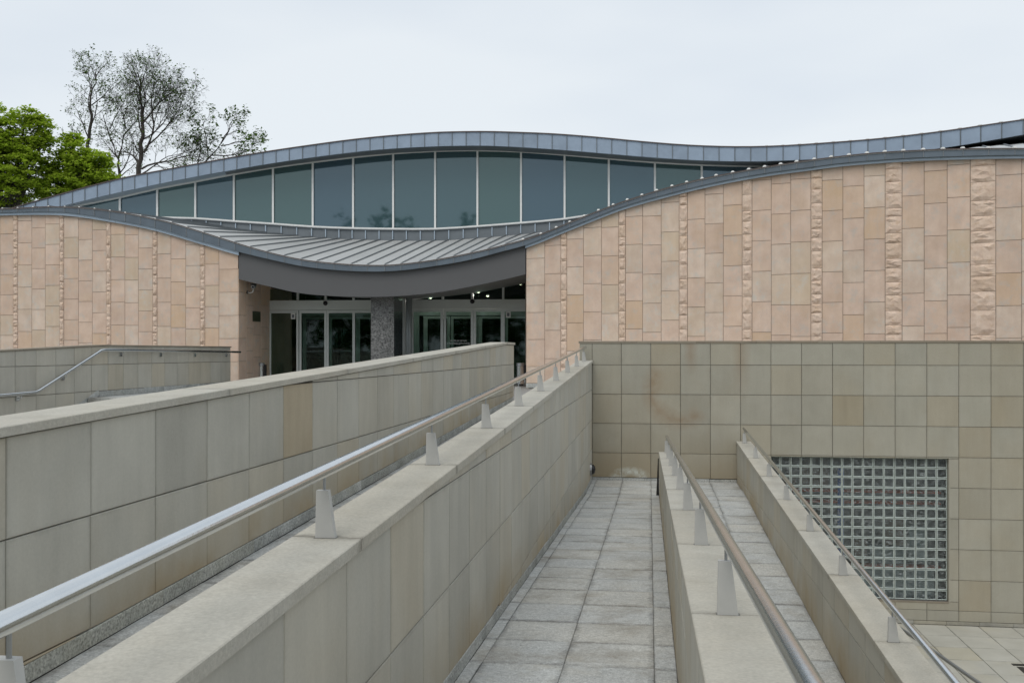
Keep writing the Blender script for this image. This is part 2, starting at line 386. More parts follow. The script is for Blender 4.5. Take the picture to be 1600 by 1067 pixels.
def panels(parent, name, mat, sj, rowsfn, top, bot, fmap, gap=.007, t=.03, hole=None, matfn=None, jitter=.0015):
    for k in range(len(sj)-1):
        s0, s1 = sj[k], sj[k+1]
        rows = rowsfn(k)
        for r in range(len(rows)-1):
            cells = [(s0, s1, rows[r], rows[r+1])]
            if hole:
                h0, h1, g0, g1 = hole; s, e, z0, z1 = cells[0]
                if e > h0+.01 and s < h1-.01 and z1 > g0+.005 and z0 < g1-.005:
                    cells = []
                    if z1 > g1+.005: cells.append((s, e, max(g1, z0), z1))
                    if z0 < g0-.005: cells.append((s, e, z0, min(g0, z1)))
                    za, zb = max(z0, g0), min(z1, g1)
                    if s < h0-.01: cells.append((s, h0, za, zb))
                    if e > h1+.01: cells.append((h1, e, za, zb))
            for (a, b, z0, z1) in cells:
                g = gap/2
                poly = [(a+g, z0+g), (b-g, z0+g), (b-g, z1-g), (a+g, z1-g)]
                poly = clip(poly, (a, top(a)), (b, top(b)), True)
                if len(poly) > 2: poly = clip(poly, (a, bot(a)), (b, bot(b)), False)
                if len(poly) < 3 or area(poly) < .004: continue
                tt = t+random.choice((-1, 0, 0, 1))*jitter
                v, f = plate(poly, fmap, tt)
                piece(name, v, f, matfn(k, r) if matfn else mat, parent)
def tube(pts, r, n=12, cap=True):
    vs, fs = [], []
    pts = [Vector(p) for p in pts]
    for i, p in enumerate(pts):
        d = (pts[min(i+1, len(pts)-1)]-pts[max(i-1, 0)]).normalized()
        up = Vector((0, 0, 1)) if abs(d.z) < .95 else Vector((0, 1, 0))
        a = d.cross(up).normalized(); b = d.cross(a)
        rr = r[i] if isinstance(r, (list, tuple)) else r
        for k in range(n):
            q = 2*math.pi*k/n; vs.append(p+a*math.cos(q)*rr+b*math.sin(q)*rr)
    for i in range(len(pts)-1):
        for k in range(n):
            fs.append((i*n+k, (i+1)*n+k, (i+1)*n+(k+1) % n, i*n+(k+1) % n))
    if cap: fs += [tuple(range(n)), tuple(reversed(range((len(pts)-1)*n, len(pts)*n)))]
    return vs, fs
def frange(a, b, st):
    out = [a]
    while out[-1]+st < b-1e-6: out.append(out[-1]+st)
    if b-out[-1] < st*.25 and len(out) > 1: out[-1] = b
    else: out.append(b)
    return out

# ------------------------------------------------------------------ ground levels
def slabthing(name, x0, x1, y0, y1, z0, z1, mat, rot=None):
    t = thing(name, None, None, ((x0+x1)/2, (y0+y1)/2, z0), rot, kind='structure')
    piece('slab', *box(x0, x1, y0, y1, z0, z1), mat, t); return t
g = bpy.data.objects.new('ground', mesh_of('ground', [(-1500, -1500, LOW-.06), (1500, -1500, LOW-.06), (1500, 1500, LOW-.06), (-1500, 1500, LOW-.06)], [(0, 1, 2, 3)], [M['asphalt']])); link(g); g['kind'] = 'structure'
ter = slabthing('entrance_terrace', -30, 40, 20.75, 60, PLAZA-.3, PLAZA-.034, M['concrete'])
lft = slabthing('lower_forecourt', -60, -3.08, -40, 18.3, -2.1, -1.84, M['concrete'])
bank = slabthing('lawn_behind_museum', -90, 90, 60.02, 160, -5.2, PLAZA-.1, M['grass'])
bank2 = slabthing('lawn_left_of_museum', -90, -30.02, 18.35, 60, -5.2, PLAZA-.1, M['grass'])
emb = slabthing('street_level_ground', -80, .6, -160, -4.02, -5.2, -1.62, M['grass'])
# paving of the entrance terrace that shows round the door and the end of the ramp
for u in frange(-12.2, 3.2, .6)[:-1]:
    for v in frange(20.75, 32.5, .6)[:-1]:
        if v > 25 and not (-13 < u < 1.8): continue
        if u > .2 and v > 27: continue
        if u > -12.3: pass
        if (u < -3.4 and v > 24.5) and random.random() < 0: continue
        if not (-3.1 < u < 1.3 and v < 25) and not (u > -3.2 and v < 31) and not (u < -9 and v < 29): continue
        piece('paving_slab', *plate([(u+.003, v+.003), (u+.597, v+.003), (u+.597, v+.597), (u+.003, v+.597)], lambda s, z, n: (s, z, PLAZA-.034+n), .034, .003), M['granite'], ter)
# left stairs between forecourt and terrace
st = thing('entrance_steps', 'broad granite steps beside the low grey wall on the left', 'steps', (-7.6, 18.3, -1.84))
for k in range(5):
    z1 = -1.84+.168*(k+1)
    piece('step', *box(-12.17, -3.1, 18.3+.48*k, 18.3+.48*(k+1)+(.03 if k < 4 else .05), z1-.168-(.2 if k else 0), z1), M['granite'], st)

# lower plaza paving
low = slabthing('lower_plaza', 2.02, 45, -30, 20.4, LOW-.05, LOW-.030, M['dirt'])
US = [2.03+.615*k for k in range(18)]
for i, u in enumerate(US[:-1]):
    for v in frange(20.36-.75*16, 20.36, .75)[:-1]:
        piece('paving_slab', *plate([(u+.004, v+.004), (u+.611, v+.004), (u+.611, v+.746), (u+.004, v+.746)], lambda s, z, n: (s, z, LOW-.03+n), .03, .003), M['plaza'], low)
slabthing('outer_plaza_paving', 12.6, 60, -30, 20.36, LOW-.029, LOW-.003, M['plaza'])

# ------------------------------------------------------------------ ramps
UB0, UB1 = -1.43, -1.17
UM0, UM1 = .172, .445
UC0, UC1 = 1.74, 2.00
VW = 20.43
LAND = -2.62
zB = lambda v: -.887+.0351*v
zM = lambda v: -.817-.0546*v
zC = lambda v: -1.79-.0360*(20.43-v)
zWalk = lambda v: LAND if v > 18.4 else LAND+.0503*(18.4-v)
zR = lambda v: LAND if v > 18.4 else LAND-.0365*(18.4-v)
zUp = lambda v: -1.63+.0301*v
def sloped(x0, x1, y0, y1, zf, th):
    z0, z1 = zf(y0+1e-4), zf(y1-1e-4)
    v = [(x0, y0, z0-th), (x1, y0, z0-th), (x1, y1, z1-th), (x0, y1, z1-th), (x0, y0, z0), (x1, y0, z0), (x1, y1, z1), (x0, y1, z1)]
    return v, box(0, 1, 0, 1, 0, 1)[1]
def ramp(name, ucuts, zf, v0, v1, vsplit, step, narrow=True):
    t = thing(name, None, None, ((ucuts[0]+ucuts[-1])/2, v0, zf(v0)), kind='structure')
    lo = zf(v0)
    base = join(sloped(ucuts[0], ucuts[-1], v0, vsplit, lambda v: zf(v)-.014, .3), sloped(ucuts[0], ucuts[-1], vsplit, v1, lambda v: zf(v)-.014, .3))
    piece('bedding', *base, M['dirt'], t)
    vv = [v0]
    while vv[-1] < vsplit-.85: vv.append(vv[-1]+step+random.uniform(-.045, .045))
    vv = vv+[vsplit]+frange(vsplit, v1, .98)[1:]
    for i in range(len(vv)-1):
        a, b = vv[i], vv[i+1]
        for j in range(len(ucuts)-1):
            g = .0028; jv = random.uniform(-.006, .006) if 0 < i < len(vv)-2 else 0
            w = ucuts[j+1]-ucuts[j]
            dz = random.uniform(-.004, .002)
            jg = .006 if abs(b-vsplit) < .01 or i % 9 == 5 else 0
            P = [(ucuts[j]+.0014, a+g), (ucuts[j+1]-.0014, a+g), (ucuts[j+1]-.0014, b-g*1.8-jg), (ucuts[j]+.0014, b-g*1.8-jg)]
            def fm(s, q, n, dz=dz, a=a, b=b):
                z0, z1 = zf(a+1e-4), zf(b-1e-4); return (s, q, z0+(z1-z0)*(q-a)/(b-a)-.032+n+dz)
            piece('paving_slab', *plate(P, fm, .032, .004), M['granite'], t)
    return t
ramp('middle_ramp', [UB1, -1.08, -.55, .03, UM0], zWalk, -3.9, VW-.01, 18.4, .63)
ramp('right_ramp', [UM1, .62, 1.2, UC0], zR, -6.0, VW-.01, 18.4, .63)
ramp('upper_ramp', [-2.8, -2.12, UB0], zUp, -6.0, 20.75, 20.0, .63)
# landing piece between the middle and right ramp, past the end of the middle parapet
t = thing('ramp_landing', None, None, (.31, 18.4, LAND), kind='structure')
piece('paving_slab', *box(UM0+.004, UM1-.004, 18.45, VW-.012, LAND-.03, LAND-.003), M['granite'], t)

def core(parent, u0, u1, va, vb, top, bot, mat=M['joint']):
    v = [(u0, va, bot(va)), (u1, va, bot(va)), (u1, vb, bot(vb)), (u0, vb, bot(vb)), (u0, va, top(va)), (u1, va, top(va)), (u1, vb, top(vb)), (u0, vb, top(vb))]
    return piece('wall_core', v, box(0, 1, 0, 1, 0, 1)[1], mat, parent)
def coping(parent, u0, u1, va, vb, top, th, step, mat=None, start=None):
    cuts = frange(va, vb, step) if start is None else [va]+frange(start, vb, step)
    for a, b in zip(cuts[:-1], cuts[1:]):
        g = .003; a1, b1 = a+g, b-g; e = .004
        v = []
        for (vv) in (a1, b1):
            z = top(vv); v += [(u0, vv, z-th), (u1, vv, z-th), (u1, vv, z-e), (u1-e, vv, z), (u0+e, vv, z), (u0, vv, z-e)]
        f = [(0, 1, 2, 3, 4, 5), (11, 10, 9, 8, 7, 6)]+[(i, 6+i, 6+(i+1) % 6, (i+1) % 6) for i in range(6)]
        piece('coping_stone', v, f, mat or M['cope'], parent)
def skirting(parent, face_u, sgn, va, vb, floor, h, step, t=.036, mat=None):
    for a, b in zip(frange(va, vb, step)[:-1], frange(va, vb, step)[1:]):
        hh = h+random.uniform(-.006, .006)
        P = [(a+.003, floor(a+1e-4)), (b-.003, floor(b-1e-4)), (b-.003, floor(b-1e-4)+hh), (a+.003, floor(a+1e-4)+hh)]
        piece('skirting_stone', *plate(P, lambda s, z, n: (face_u+sgn*(n-t+.004), s, z), t, .004), mat or M['skirt'], parent)
ROWS = [-5.063+.6*k for k in range(10)]   # level courses
def sidewall(th_, face_u, sgn, sj, rows, top, bot, t=.03, mat=None, gap=.006, matfn=None):
    panels(th_, 'stone_panel', mat or M['ramp_x'], sj, lambda k: rows, top, bot, lambda s, z, n: (face_u+sgn*(n-t), s, z), gap, t, matfn=matfn)

# B: parapet between upper and middle ramps
B = thing('parapet_wall', 'long grey stone parapet between upper and middle ramps carrying the long steel handrail', 'parapet', (-1.3, -4, -1.5))
core(B, UB0+.03, UB1-.03, -4, 20.42, lambda v: zB(v)-.05, lambda v: zWalk(v)-.4)
rowsB = [-2.58-1.2, -2.58-.6, -2.58, -1.98, -1.38, -.775, -.17, .5]
sidewall(B, UB1, 1, [20.41-.6667*k for k in range(37, -1, -1)], rowsB, lambda v: zB(v)-.053, lambda v: zWalk(v)+.085)
sidewall(B, UB0, -1, [20.41-.6667*k for k in range(37, -1, -1)], rowsB, lambda v: zB(v)-.053, lambda v: zUp(v)-.02)
skirting(B, UB1, 1, -3.9, 20.4, zWalk, .085, .9)
coping(B, UB0-.015, UB1+.018, -4, 20.41, zB, .05, 2.0, start=-2.12)
# A: left parapet
A = thing('parapet_wall', 'leftmost near grey stone parapet with broad pale coping beside the upper ramp, no handrail', 'parapet', (-2.93, -4, -1.7))
def zA(v): return -.457+.0337*v if v < 19.3 else -.457+.0337*19.3
core(A, -3.06, -2.83, -4, 19.3, lambda v: zA(v)-.05, lambda v: -2.1)
core(A, -3.06, -2.83, 19.3, 20.44, lambda v: zA(v)-.05, lambda v: -2.1)
rowsA = [-2.0, -1.40, -.825, -.255, .5]
sjA = [2.8*2.6235-.6667*k for k in range(17, 0, -1)]+[2.8*2.6235+.6667*k for k in range(0, 20)]
sjA = [s for s in sjA if s < 20.2]+[20.47]
sidewall(A, -2.80, 1, sjA, rowsA, lambda v: zA(v)-.053, lambda v: zUp(v)+.09, matfn=lambda k, r: M['tan'] if abs(sjA[k]-2.8*2.6235) < .05 and r == 2 else M['ramp_x'])
sidewall(A, -3.09, -1, sjA, rowsA, lambda v: zA(v)-.053, lambda v: -1.84)
skirting(A, -2.80, 1, -3.9, 20.4, zUp, .09, 1.333)
panels(A, 'stone_panel', M['ramp_y'], [-3.06, -2.83], lambda k: rowsA, lambda s: zA(20)-.053, lambda s: -1.2, lambda s, z, n: (s, 20.44+n, z))
coping(A, -3.115, -2.775, -4, 19.3, zA, .045, 2.6, start=-1.5)
coping(A, -3.115, -2.775, 19.3, 20.5, zA, .045, 1.2)
# M: middle parapet
Mi = thing('parapet_wall', 'middle narrow stone parapet with white topped coping between the two descending walkways', 'parapet', (.31, -4, -1.7))
core(Mi, UM0+.03, UM1-.03, -4, 18.17, lambda v: zM(v)-.04, lambda v: zR(v)-.3)
sjM = [18.2-.6667*k for k in range(33, -1, -1)]
rM = [-4.4, -3.8, -3.2, -2.6, -2.0, -1.4, -.8, -.2]
sidewall(Mi, UM0, -1, sjM, rM, lambda v: zM(v)-.043, lambda v: zWalk(v)-.01)
sidewall(Mi, UM1, 1, sjM, rM, lambda v: zM(v)-.043, lambda v: zR(v)-.01)
panels(Mi, 'stone_panel', M['ramp_y'], [UM0+.03, UM1-.03], lambda k: rM, lambda s: zM(18.2)-.043, lambda s: LAND, lambda s, z, n: (s, 18.17+n, z))
coping(Mi, UM0-.008, UM1+.012, -4, 18.22, zM, .04, 2.0, start=-2)
piece('end_plate', [(.12, 18.21, -2.6), (.17, 18.21, -2.6), (.165, 18.21, -1.93), (.15, 18.21, -1.93), (.12, 18.27, -2.6), (.17, 18.27, -2.6), (.165, 18.27, -1.93), (.15, 18.27, -1.93)], box(0, 1, 0, 1, 0, 1)[1], M['black'], Mi, label='narrow black metal plate')
# C: right parapet
Cw = thing('parapet_wall', 'rightmost stone parapet descending past the glass block window, steel handrail on top', 'parapet', (1.87, -6, -3.6))
core(Cw, UC0+.03, UC1-.03, -6, 20.42, lambda v: zC(v)-.045, lambda v: LOW-.05)
sjC = [20.41-.6667*k for k in range(39, -1, -1)]
rC = [-5.4, -4.8, -4.2, -3.6, -3.063, -2.463, -1.863, -1.2]
sidewall(Cw, UC0, -1, sjC, rC, lambda v: zC(v)-.048, lambda v: zR(v)-.01)
sidewall(Cw, UC1, 1, sjC, rC, lambda v: zC(v)-.048, lambda v: LOW)
coping(Cw, UC0-.015, UC1+.015, -6, 20.41, zC, .045, 2.0, start=-4)

# ------------------------------------------------------------------ retaining wall W with glass-block window
W = thing('retaining_wall', 'tall olive grey tiled stone retaining wall behind the ramps, with the glass block window in it', 'wall', (7, VW, LOW))
WTOP = .224
H0, H1, G0, G1 = 2.41, 5.81, -4.89, -2.09
WR = 14.0
for bx in (box(-1.40, H0-.0, VW+.03, 20.72, LOW-.05, WTOP-.04), box(H1, WR, VW+.03, 20.72, LOW-.05, WTOP-.04), box(H0, H1, VW+.03, 20.72, G1, WTOP-.04), box(H0, H1, VW+.03, 20.72, LOW-.05, G0)):
    piece('wall_core', *bx, M['joint'], W)
sjW = [-1.43]+[-1.17+.597*k for k in range(0, 26)]
rowsW = [-5.27, -5.063]+[-5.063+.6*k for k in range(1, 9)]+[.4]
botW = lambda s: -2.56 if s < 1.9 else -5.27
fW = lambda s, z, n: (s, VW+.03-n, z)
panels(W, 'stone_panel', M['ramp_y'], sjW, lambda k: rowsW, lambda s: WTOP-.045, botW, fW, .0065, .03, hole=(H0, H1, G0, G1), matfn=lambda k, r: M['olive_tan'] if (k, r) == (9, 7) else M['ramp_y'])
panels(W, 'stone_panel', M['ramp_y'], [VW+.03, 20.72], lambda k: rowsW[4:], lambda s: WTOP-.045, lambda s: PLAZA, lambda s, z, n: (-1.40-n, s, z), .008, .03)
panels(W, 'stone_panel', M['ramp_y'], sjW, lambda k: [PLAZA, -.4, .4], lambda s: WTOP-.045, lambda s: PLAZA, lambda s, z, n: (s, 20.72+n, z), .008, .03)
cw = frange(-1.45, WR, 1.194)
for a, b in zip(cw[:-1], cw[1:]):
    piece('coping_stone', *box(a+.002, b-.002, VW-.012, 20.76, WTOP-.045, WTOP), M['cope_w'], W)
for a, b in ((-1.17, -.55), (-.55, .03), (.03, .62), (.62, 1.2), (1.2, 1.74)):
    piece('plinth_stone', *box(a+.004, b-.004, VW-.004, VW+.03, LAND-.02, -2.565+random.uniform(-.01, .0)), M['skirt'], W)
for k in range(4, 22):
    a = -1.0+.615*k
    if a < 2.0: continue
    piece('plinth_stone', *box(a+.003, a+.612, VW-.006, VW+.03, LOW-.01, -5.275), M['plaza'], W)
# window
gw = piece('glass_block_window', *join(box(H0, H1, VW+.10, VW+.17, G0, G0+.004), box(H0, H1, VW+.16, VW+.165, G0, G1)), M['mortar'], W)
gw_me = gw.data
# frame mesh replaced by a true mortar grid
bs = .2
vs_, fs_ = [], []
parts_ = []
for i in range(18):
    x = H0+i*bs; parts_.append(box(max(H0, x-.006), min(H1, x+.006), VW+.115, VW+.165, G0, G1))
for j in range(15):
    z = G0+j*bs; parts_.append(box(H0, H1, VW+.117, VW+.163, max(G0, z-.006), min(G1, z+.006)))
v_, f_ = join(*parts_)
bpy.data.objects.remove(gw)
gw = piece('glass_block_window', v_, f_, M['mortar'], W)
for i in range(17):
    for j in range(14):
        x0, x1 = H0+i*bs+.006, H0+(i+1)*bs-.006; z0, z1 = G0+j*bs+.006, G0+(j+1)*bs-.006
        y0, y1, y2 = VW+.112, VW+.106, VW+.109; r1, r2 = .010, .017
        def ring(r, y): return [(x0+r, y, z0+r), (x1-r, y, z0+r), (x1-r, y, z1-r), (x0+r, y, z1-r)]
        v = ring(0, y0)+ring(.006, y1-.004)+ring(r1, y1-.004)+ring(r2, y2+.004)+ring(0, VW+.166)+ring(r1, VW+.166)
        f = [(12, 13, 14, 15)]
        mi = [1]
        for q in range(3):
            for k in range(4): f.append((q*4+k, q*4+(k+1) % 4, q*4+4+(k+1) % 4, q*4+4+k)); mi.append(0)
        for k in range(4): f.append((k, 16+k, 16+(k+1) % 4, (k+1) % 4)); mi.append(0)
        piece('glass_block', v, f, [M['brim'], M['bglass']], gw, midx=mi)
piece('window_sill', *box(H0, H1-.0, VW-.004, VW+.115, G0-.035, G0-.001), M['cope_w'], W)
piece('window_reveal', *box(H1-.004, H1+.026, VW+.003, VW+.17, G0, G1-.002), M['ramp_y'], W)
piece('window_reveal', *box(H0-.026, H0+.004, VW+.003, VW+.17, G0, G1-.002), M['ramp_y'], W)
piece('window_lintel', *box(H0+.005, H1-.005, VW+.031, VW+.17, G1-.004, G1+.02), M['ramp_y'], W)
# the room behind the glass blocks
room = thing('storage_room', 'dim storage room with red shelves seen through the glass block window', 'room', (4.1, 21.6, LOW))
piece('back_wall', *box(1.9, 6.4, 22.3, 22.4, LOW, -1.5), M['interior'], room)
piece('side_wall', *box(1.8, 1.9, 20.73, 22.3, LOW, -1.5), M['interior'], room)
piece('side_wall', *box(6.4, 6.5, 20.73, 22.3, LOW, -1.5), M['interior'], room)
piece('room_floor', *box(1.9, 6.4, 20.73, 22.3, LOW, LOW+.1), M['paleroom'], room)
piece('low_cabinet', *box(2.6, 5.62, 20.76, 21.0, -5.0, -4.32), M['paleroom'], room)
sh = thing('storage_shelf', 'red edged storage shelves with a blue upright, blurred behind the glass blocks', 'shelf', (4.0, 20.95, LOW))
for z in (-4.28, -3.0, -2.78):
    piece('shelf_board', *box(2.3, 5.75, 20.74, 20.95, z-.045 if z > -3.5 else z-.07, z), M['red'], sh)
piece('shelf_board', *box(2.3, 3.4, 20.74, 20.95, -3.9, -3.82), M['red'], sh)
piece('shelf_post', *box(3.76, 3.88, 20.72, 20.80, -4.6, -2.3), M['blue'], sh)
for (a, b, z0, z1, m, lb) in ((2.4, 3.0, -3.78, -3.3, 'boxes', 'brown box low on the left behind the glass blocks, hidden by the sloping parapet'),
        (3.05, 3.6, -2.7, -2.3, 'boxes', 'tall brown box on the top shelf left of the blue upright, behind the glass blocks'),
        (4.0, 4.5, -2.96, -2.85, 'paleroom', 'flat pale box on the middle shelf right of the blue upright, behind the glass blocks'),
        (4.4, 5.1, -4.25, -3.9, 'paleroom', 'wide pale box on the lower red shelf, behind the glass blocks'),
        (4.7, 5.05, -3.88, -3.35, 'boxes', 'upright brown box stacked on the wide pale box behind the glass blocks'),
        (5.15, 5.5, -4.2, -3.5, 'paleroom', 'tall pale box on the lower shelf at the right end of the glass block window'),
        (4.1, 4.35, -4.2, -3.8, 'boxes', 'small brown box on the lower shelf just right of the blue upright'),
        (2.45, 2.95, -2.75, -2.5, 'boxes', 'low brown box at the top left corner of the glass block window')):
    t = thing('storage_box', lb, 'box', ((a+b)/2, 20.93, z0), group='boxes on the shelves behind the glass blocks')
    piece('box_body', *box(a, b, 20.82, 21.05, z0, z1-.04), M[m], t)
    piece('box_lid', *box(a-.01, b+.01, 20.81, 21.06, z1-.04, z1), M[m], t)

# ------------------------------------------------------------------ D: low wall on the left with wall rail
UD = -12.2
D = thing('low_wall', 'low grey tiled wall on the left in front of the pink facade, with a handrail along the steps', 'wall', (UD, 12, -1.84))
def zD(v): return .165 if v > 20.9 else .165-.036*(20.9-v)
core(D, UD-.3, UD-.03, 10, 20.9, lambda v: zD(v)-.03, lambda v: -2)
core(D, UD-.3, UD-.03, 20.9, 27.75, lambda v: zD(v)-.03, lambda v: -2)
def floorD(v): return PLAZA if v > 20.7 else (-1.84 if v < 18.3 else -1.84+(v-18.3)/2.4*.84)
sjD = [27.75-.6667*k for k in range(27, -1, -1)]
panels(D, 'stone_panel', M['ramp_x'], sjD, lambda k: [-2.1, -1.47, -.87, -.28, .5], lambda v: zD(v)-.033, lambda v: floorD(v)+.1, lambda s, z, n: (UD-.03+n, s, z), .008)
coping(D, UD-.33, UD+.02, 10, 20.9, zD, .03, 1.33, mat=M['cope_w']); coping(D, UD-.33, UD+.02, 20.9, 27.78, zD, .03, 1.33, mat=M['cope_w'])
skirting(D, UD, 1, 20.72, 27.7, lambda v: PLAZA, .13, 1.0)
skirting(D, UD, 1, 18.3, 20.7, lambda v: floorD(v)+.02, .14, .48, t=.05)
panels(D, 'stone_panel', M['ramp_y'], [UD-.3, UD-.03], lambda k: [-1, -.28, .5], lambda s: .135, lambda s: -1, lambda s, z, n: (s, 27.75+n, z))
hr = thing('wall_handrail', 'bent steel handrail fixed to the low wall on the left above the steps', 'handrail', (UD+.1, 18, -1.84))
ru = UD+.10
piece('rail_tube', *tube([(ru, 12, -.90), (ru, 16, -.83), (ru, 18.22, -.80), (ru, 18.34, -.775), (ru, 20.62, .028), (ru, 20.76, .043), (ru, 24, .03), (ru, 28.2, 0)], .032, 10), M['steel'], hr, smooth=True)
for v, z in ((15.5, -.84), (17.8, -.81), (19.3, -.45), (21.6, .04), (23.5, .03), (25.4, .02), (27.4, .005)):
    b_ = piece('bracket', *join(box(ru-.11, ru-.07, v-.05, v+.05, z-.14, z-.05), tube([(ru-.08, v, z-.09), (ru, v, z-.08), (ru, v, z-.02)], .008, 6)), M['steel'], hr)

# ------------------------------------------------------------------ handrails on the parapets
def handrail(label, u, top, vlist, v0, v1, H=.262, h=.192, r=.0245):
    t = thing('handrail', label, 'handrail', (u, vlist[0], top(vlist[0])), group=None)
    P = [(u, v0+(v1-v0)*k/24, top(v0+(v1-v0)*k/24)+H) for k in range(25)]
    piece('rail_tube', *tube(P, r, 20), M['steel'], t, smooth=True)
    for v in vlist:
        z = top(v)
        wb, wt, d = .082, .050, .030
        x0 = u-.040
        vv = [(x0, v-d/2, z-.004), (x0+wb, v-d/2, z-.004), (x0+wb, v+d/2, z-.004), (x0, v+d/2, z-.004),
              (x0+.004, v-d/2, z+h), (x0+.004+wt, v-d/2, z+h), (x0+.004+wt, v+d/2, z+h), (x0+.004, v+d/2, z+h)]
        p = piece('post', vv, box(0, 1, 0, 1, 0, 1)[1], M['post'], t)
        piece('rod', *tube([(u-.006, v, z+h-.002), (u-.006, v, z+H-.012)], .006, 8), M['steel_d'], p)
        piece('base_plate', *box(x0-.005, x0+wb+.006, v-d/2-.006, v+d/2+.006, z-.002, z+.0015), M['dirt'], p)
    return t
M['post'] = simple('pale_post_casing', (.47, .465, .44), .55, 0., var=.1, nscale=14, rndv=.08)
handrail('long steel handrail rising up the parapet from bottom left to the entrance', -1.30, zB, [2*k-.12 for k in range(-1, 10)]+[19.88], -2.5, 20.32, .272, .192, .026)
handrail('steel handrail running down the middle parapet, nearest the camera at bottom right', .305, zM, [2, 4, 6, 8, 10, 12, 14, 16, 17.9], -1.6, 18.0, .288, .213, .0255)
handrail('thin steel handrail on the rightmost parapet, passing in front of the glass block window', 1.865, zC, [2, 4, 6, 8, 10, 12, 14, 16, 18, 20.1], -1.6, 20.32)
# lower stair rail on the plaza, beyond the right parapet
lr = thing('stair_handrail', 'dull dark handrail on posts standing on the lower plaza beyond the right parapet', 'handrail', (4, 14, LOW))
pl = [(3.66, 17.6, -4.33), (3.84, 16.4, -4.31), (3.99, 15.4, -4.30), (4.13, 14.4, -4.30), (4.26, 13.5, -4.30), (4.36, 12.4, -4.30), (4.44, 10.5, -4.30)]
piece('rail_tube', *tube(pl, .026, 12), M['steel_d'], lr, smooth=True)
for p in ((3.9, 16.0), (4.26, 13.5), (4.42, 11.0)):
    piece('post', *tube([(p[0], p[1], LOW), (p[0], p[1], -4.31)], .014, 8), M['steel_d'], lr)
# dark frame let into the lower plaza
fr = thing('floor_grate_frame', 'dark metal frame let into the pale lower plaza paving at the lower right corner', 'grate', (7.4, 17.4, LOW))
fu, fv = 6.13, 18.00
for bx in (box(fu, fu+1.6, fv-.11, fv, LOW-.01, LOW+.006), box(fu+.03, fu+.14, fv-1.5, fv-.17, LOW-.01, LOW+.006), box(fu+1.5, fu+1.6, fv-1.5, fv-.17, LOW-.01, LOW+.006), box(fu, fu+1.6, fv-1.62, fv-1.53, LOW-.01, LOW+.006)):
    piece('frame_bar', *bx, M['black'], fr)
# round wall lamp on the parapet near the landing
wl = thing('wall_lamp', 'small dark round lamp fixed low on the parapet beside the landing', 'lamp', (-1.17, 19.75, -2.33))
piece('lamp_base', *tube([(-1.172, 19.75, -2.33), (-1.13, 19.75, -2.33)], .12, 14), M['steel_d'], wl)
piece('lamp_dome', *tube([(-1.13, 19.75, -2.33), (-1.10, 19.75, -2.33), (-1.075, 19.75, -2.33), (-1.065, 19.75, -2.33)], [.10, .092, .06, .02], 14), M['black'], wl, smooth=True)

# ------------------------------------------------------------------ museum
def spline(pts):
    xs = [p[0] for p in pts]; ys = [p[1] for p in pts]; n = len(xs)
    m = []
    for i in range(n):
        if i == 0: m.append((ys[1]-ys[0])/(xs[1]-xs[0]))
        elif i == n-1: m.append((ys[-1]-ys[-2])/(xs[-1]-xs[-2]))
        else: m.append((ys[i+1]-ys[i-1])/(xs[i+1]-xs[i-1]))
    def f(x):
        if x <= xs[0]: return ys[0]+m[0]*(x-xs[0])
        if x >= xs[-1]: return ys[-1]+m[-1]*(x-xs[-1])
        i = 0
        while xs[i+1] < x: i += 1
        h = xs[i+1]-xs[i]; t = (x-xs[i])/h
        return ys[i]*(2*t**3-3*t*t+1)+h*m[i]*(t**3-2*t*t+t)+ys[i+1]*(-2*t**3+3*t*t)+h*m[i+1]*(t**3-t*t)
    return f
LC = Vector((-8.28, 30.0)); RC = Vector((.40, 28.0))
Ld = Vector((-.98, .19)).normalized(); Rd = Vector((2.38, -1)).normalized()
def hit(px, p, d):
    m = (px-CX)/F      # X = m*Y ; p + d t
    t = (m*p.y-p.x)/(d.x-m*d.y); return t, p+d*t
def facY(px):
    if px <= 372: return hit(px, LC, Ld)[1].y
    if px >= 822: return hit(px, RC, Rd)[1].y
    return hit(px, LC, RC-LC)[1].y
def world_pt(px, py, Y): return Vector(((px-CX)/F*Y, Y, (HY-py)/F*Y))
eave_t = spline([(-60, 327), (0, 326), (27, 325), (51, 323.6), (75, 322.6), (100, 323), (123, 324), (147, 326), (171, 329), (195, 332.5), (219, 337), (240, 341.4), (267, 347.5), (291, 354.6), (316.5, 362.4), (342, 370.5), (369, 379), (390, 385.5), (417, 393), (444, 399.5), (471, 405), (495, 408.3), (522, 411), (549, 413), (576, 414), (600, 414), (624, 412.5), (655.5, 409), (682.5, 405), (708, 400.5), (735, 395), (762, 389), (789, 382), (817, 374.5), (845, 365.5), (890, 347), (935, 329), (980, 312.5), (1050, 291), (1119, 274.5), (1200, 260), (1272, 249), (1355, 239.5), (1443, 234), (1505, 232), (1600, 231.5), (1680, 234)])
eave_b = spline([(-60, 333), (0, 332.2), (50, 331), (105, 332), (171, 342), (240, 355.5), (315, 377), (372, 393), (417, 404), (471, 415.5), (522, 421.5), (576, 424), (624, 422.5), (682, 415), (735, 405.5), (789, 391.5), (822, 382.5), (878, 360), (938, 336), (980, 320.5), (1064, 297.5), (1130, 282.5), (1200, 270), (1264, 261.5), (1318, 254.5), (1409, 247.5), (1480, 244.5), (1600, 242), (1680, 244)])
wall_t = spline([(-60, 337.5), (0, 336.5), (50, 335.5), (105, 337), (171, 346.5), (240, 360), (315, 381.8), (372, 398.5), (500, 430), (700, 420), (822, 387), (878, 365), (938, 341), (980, 325.5), (1064, 302.5), (1130, 287.5), (1200, 275), (1264, 266.5), (1318, 259.5), (1409, 252.5), (1480, 249.5), (1600, 247.3), (1680, 249)])

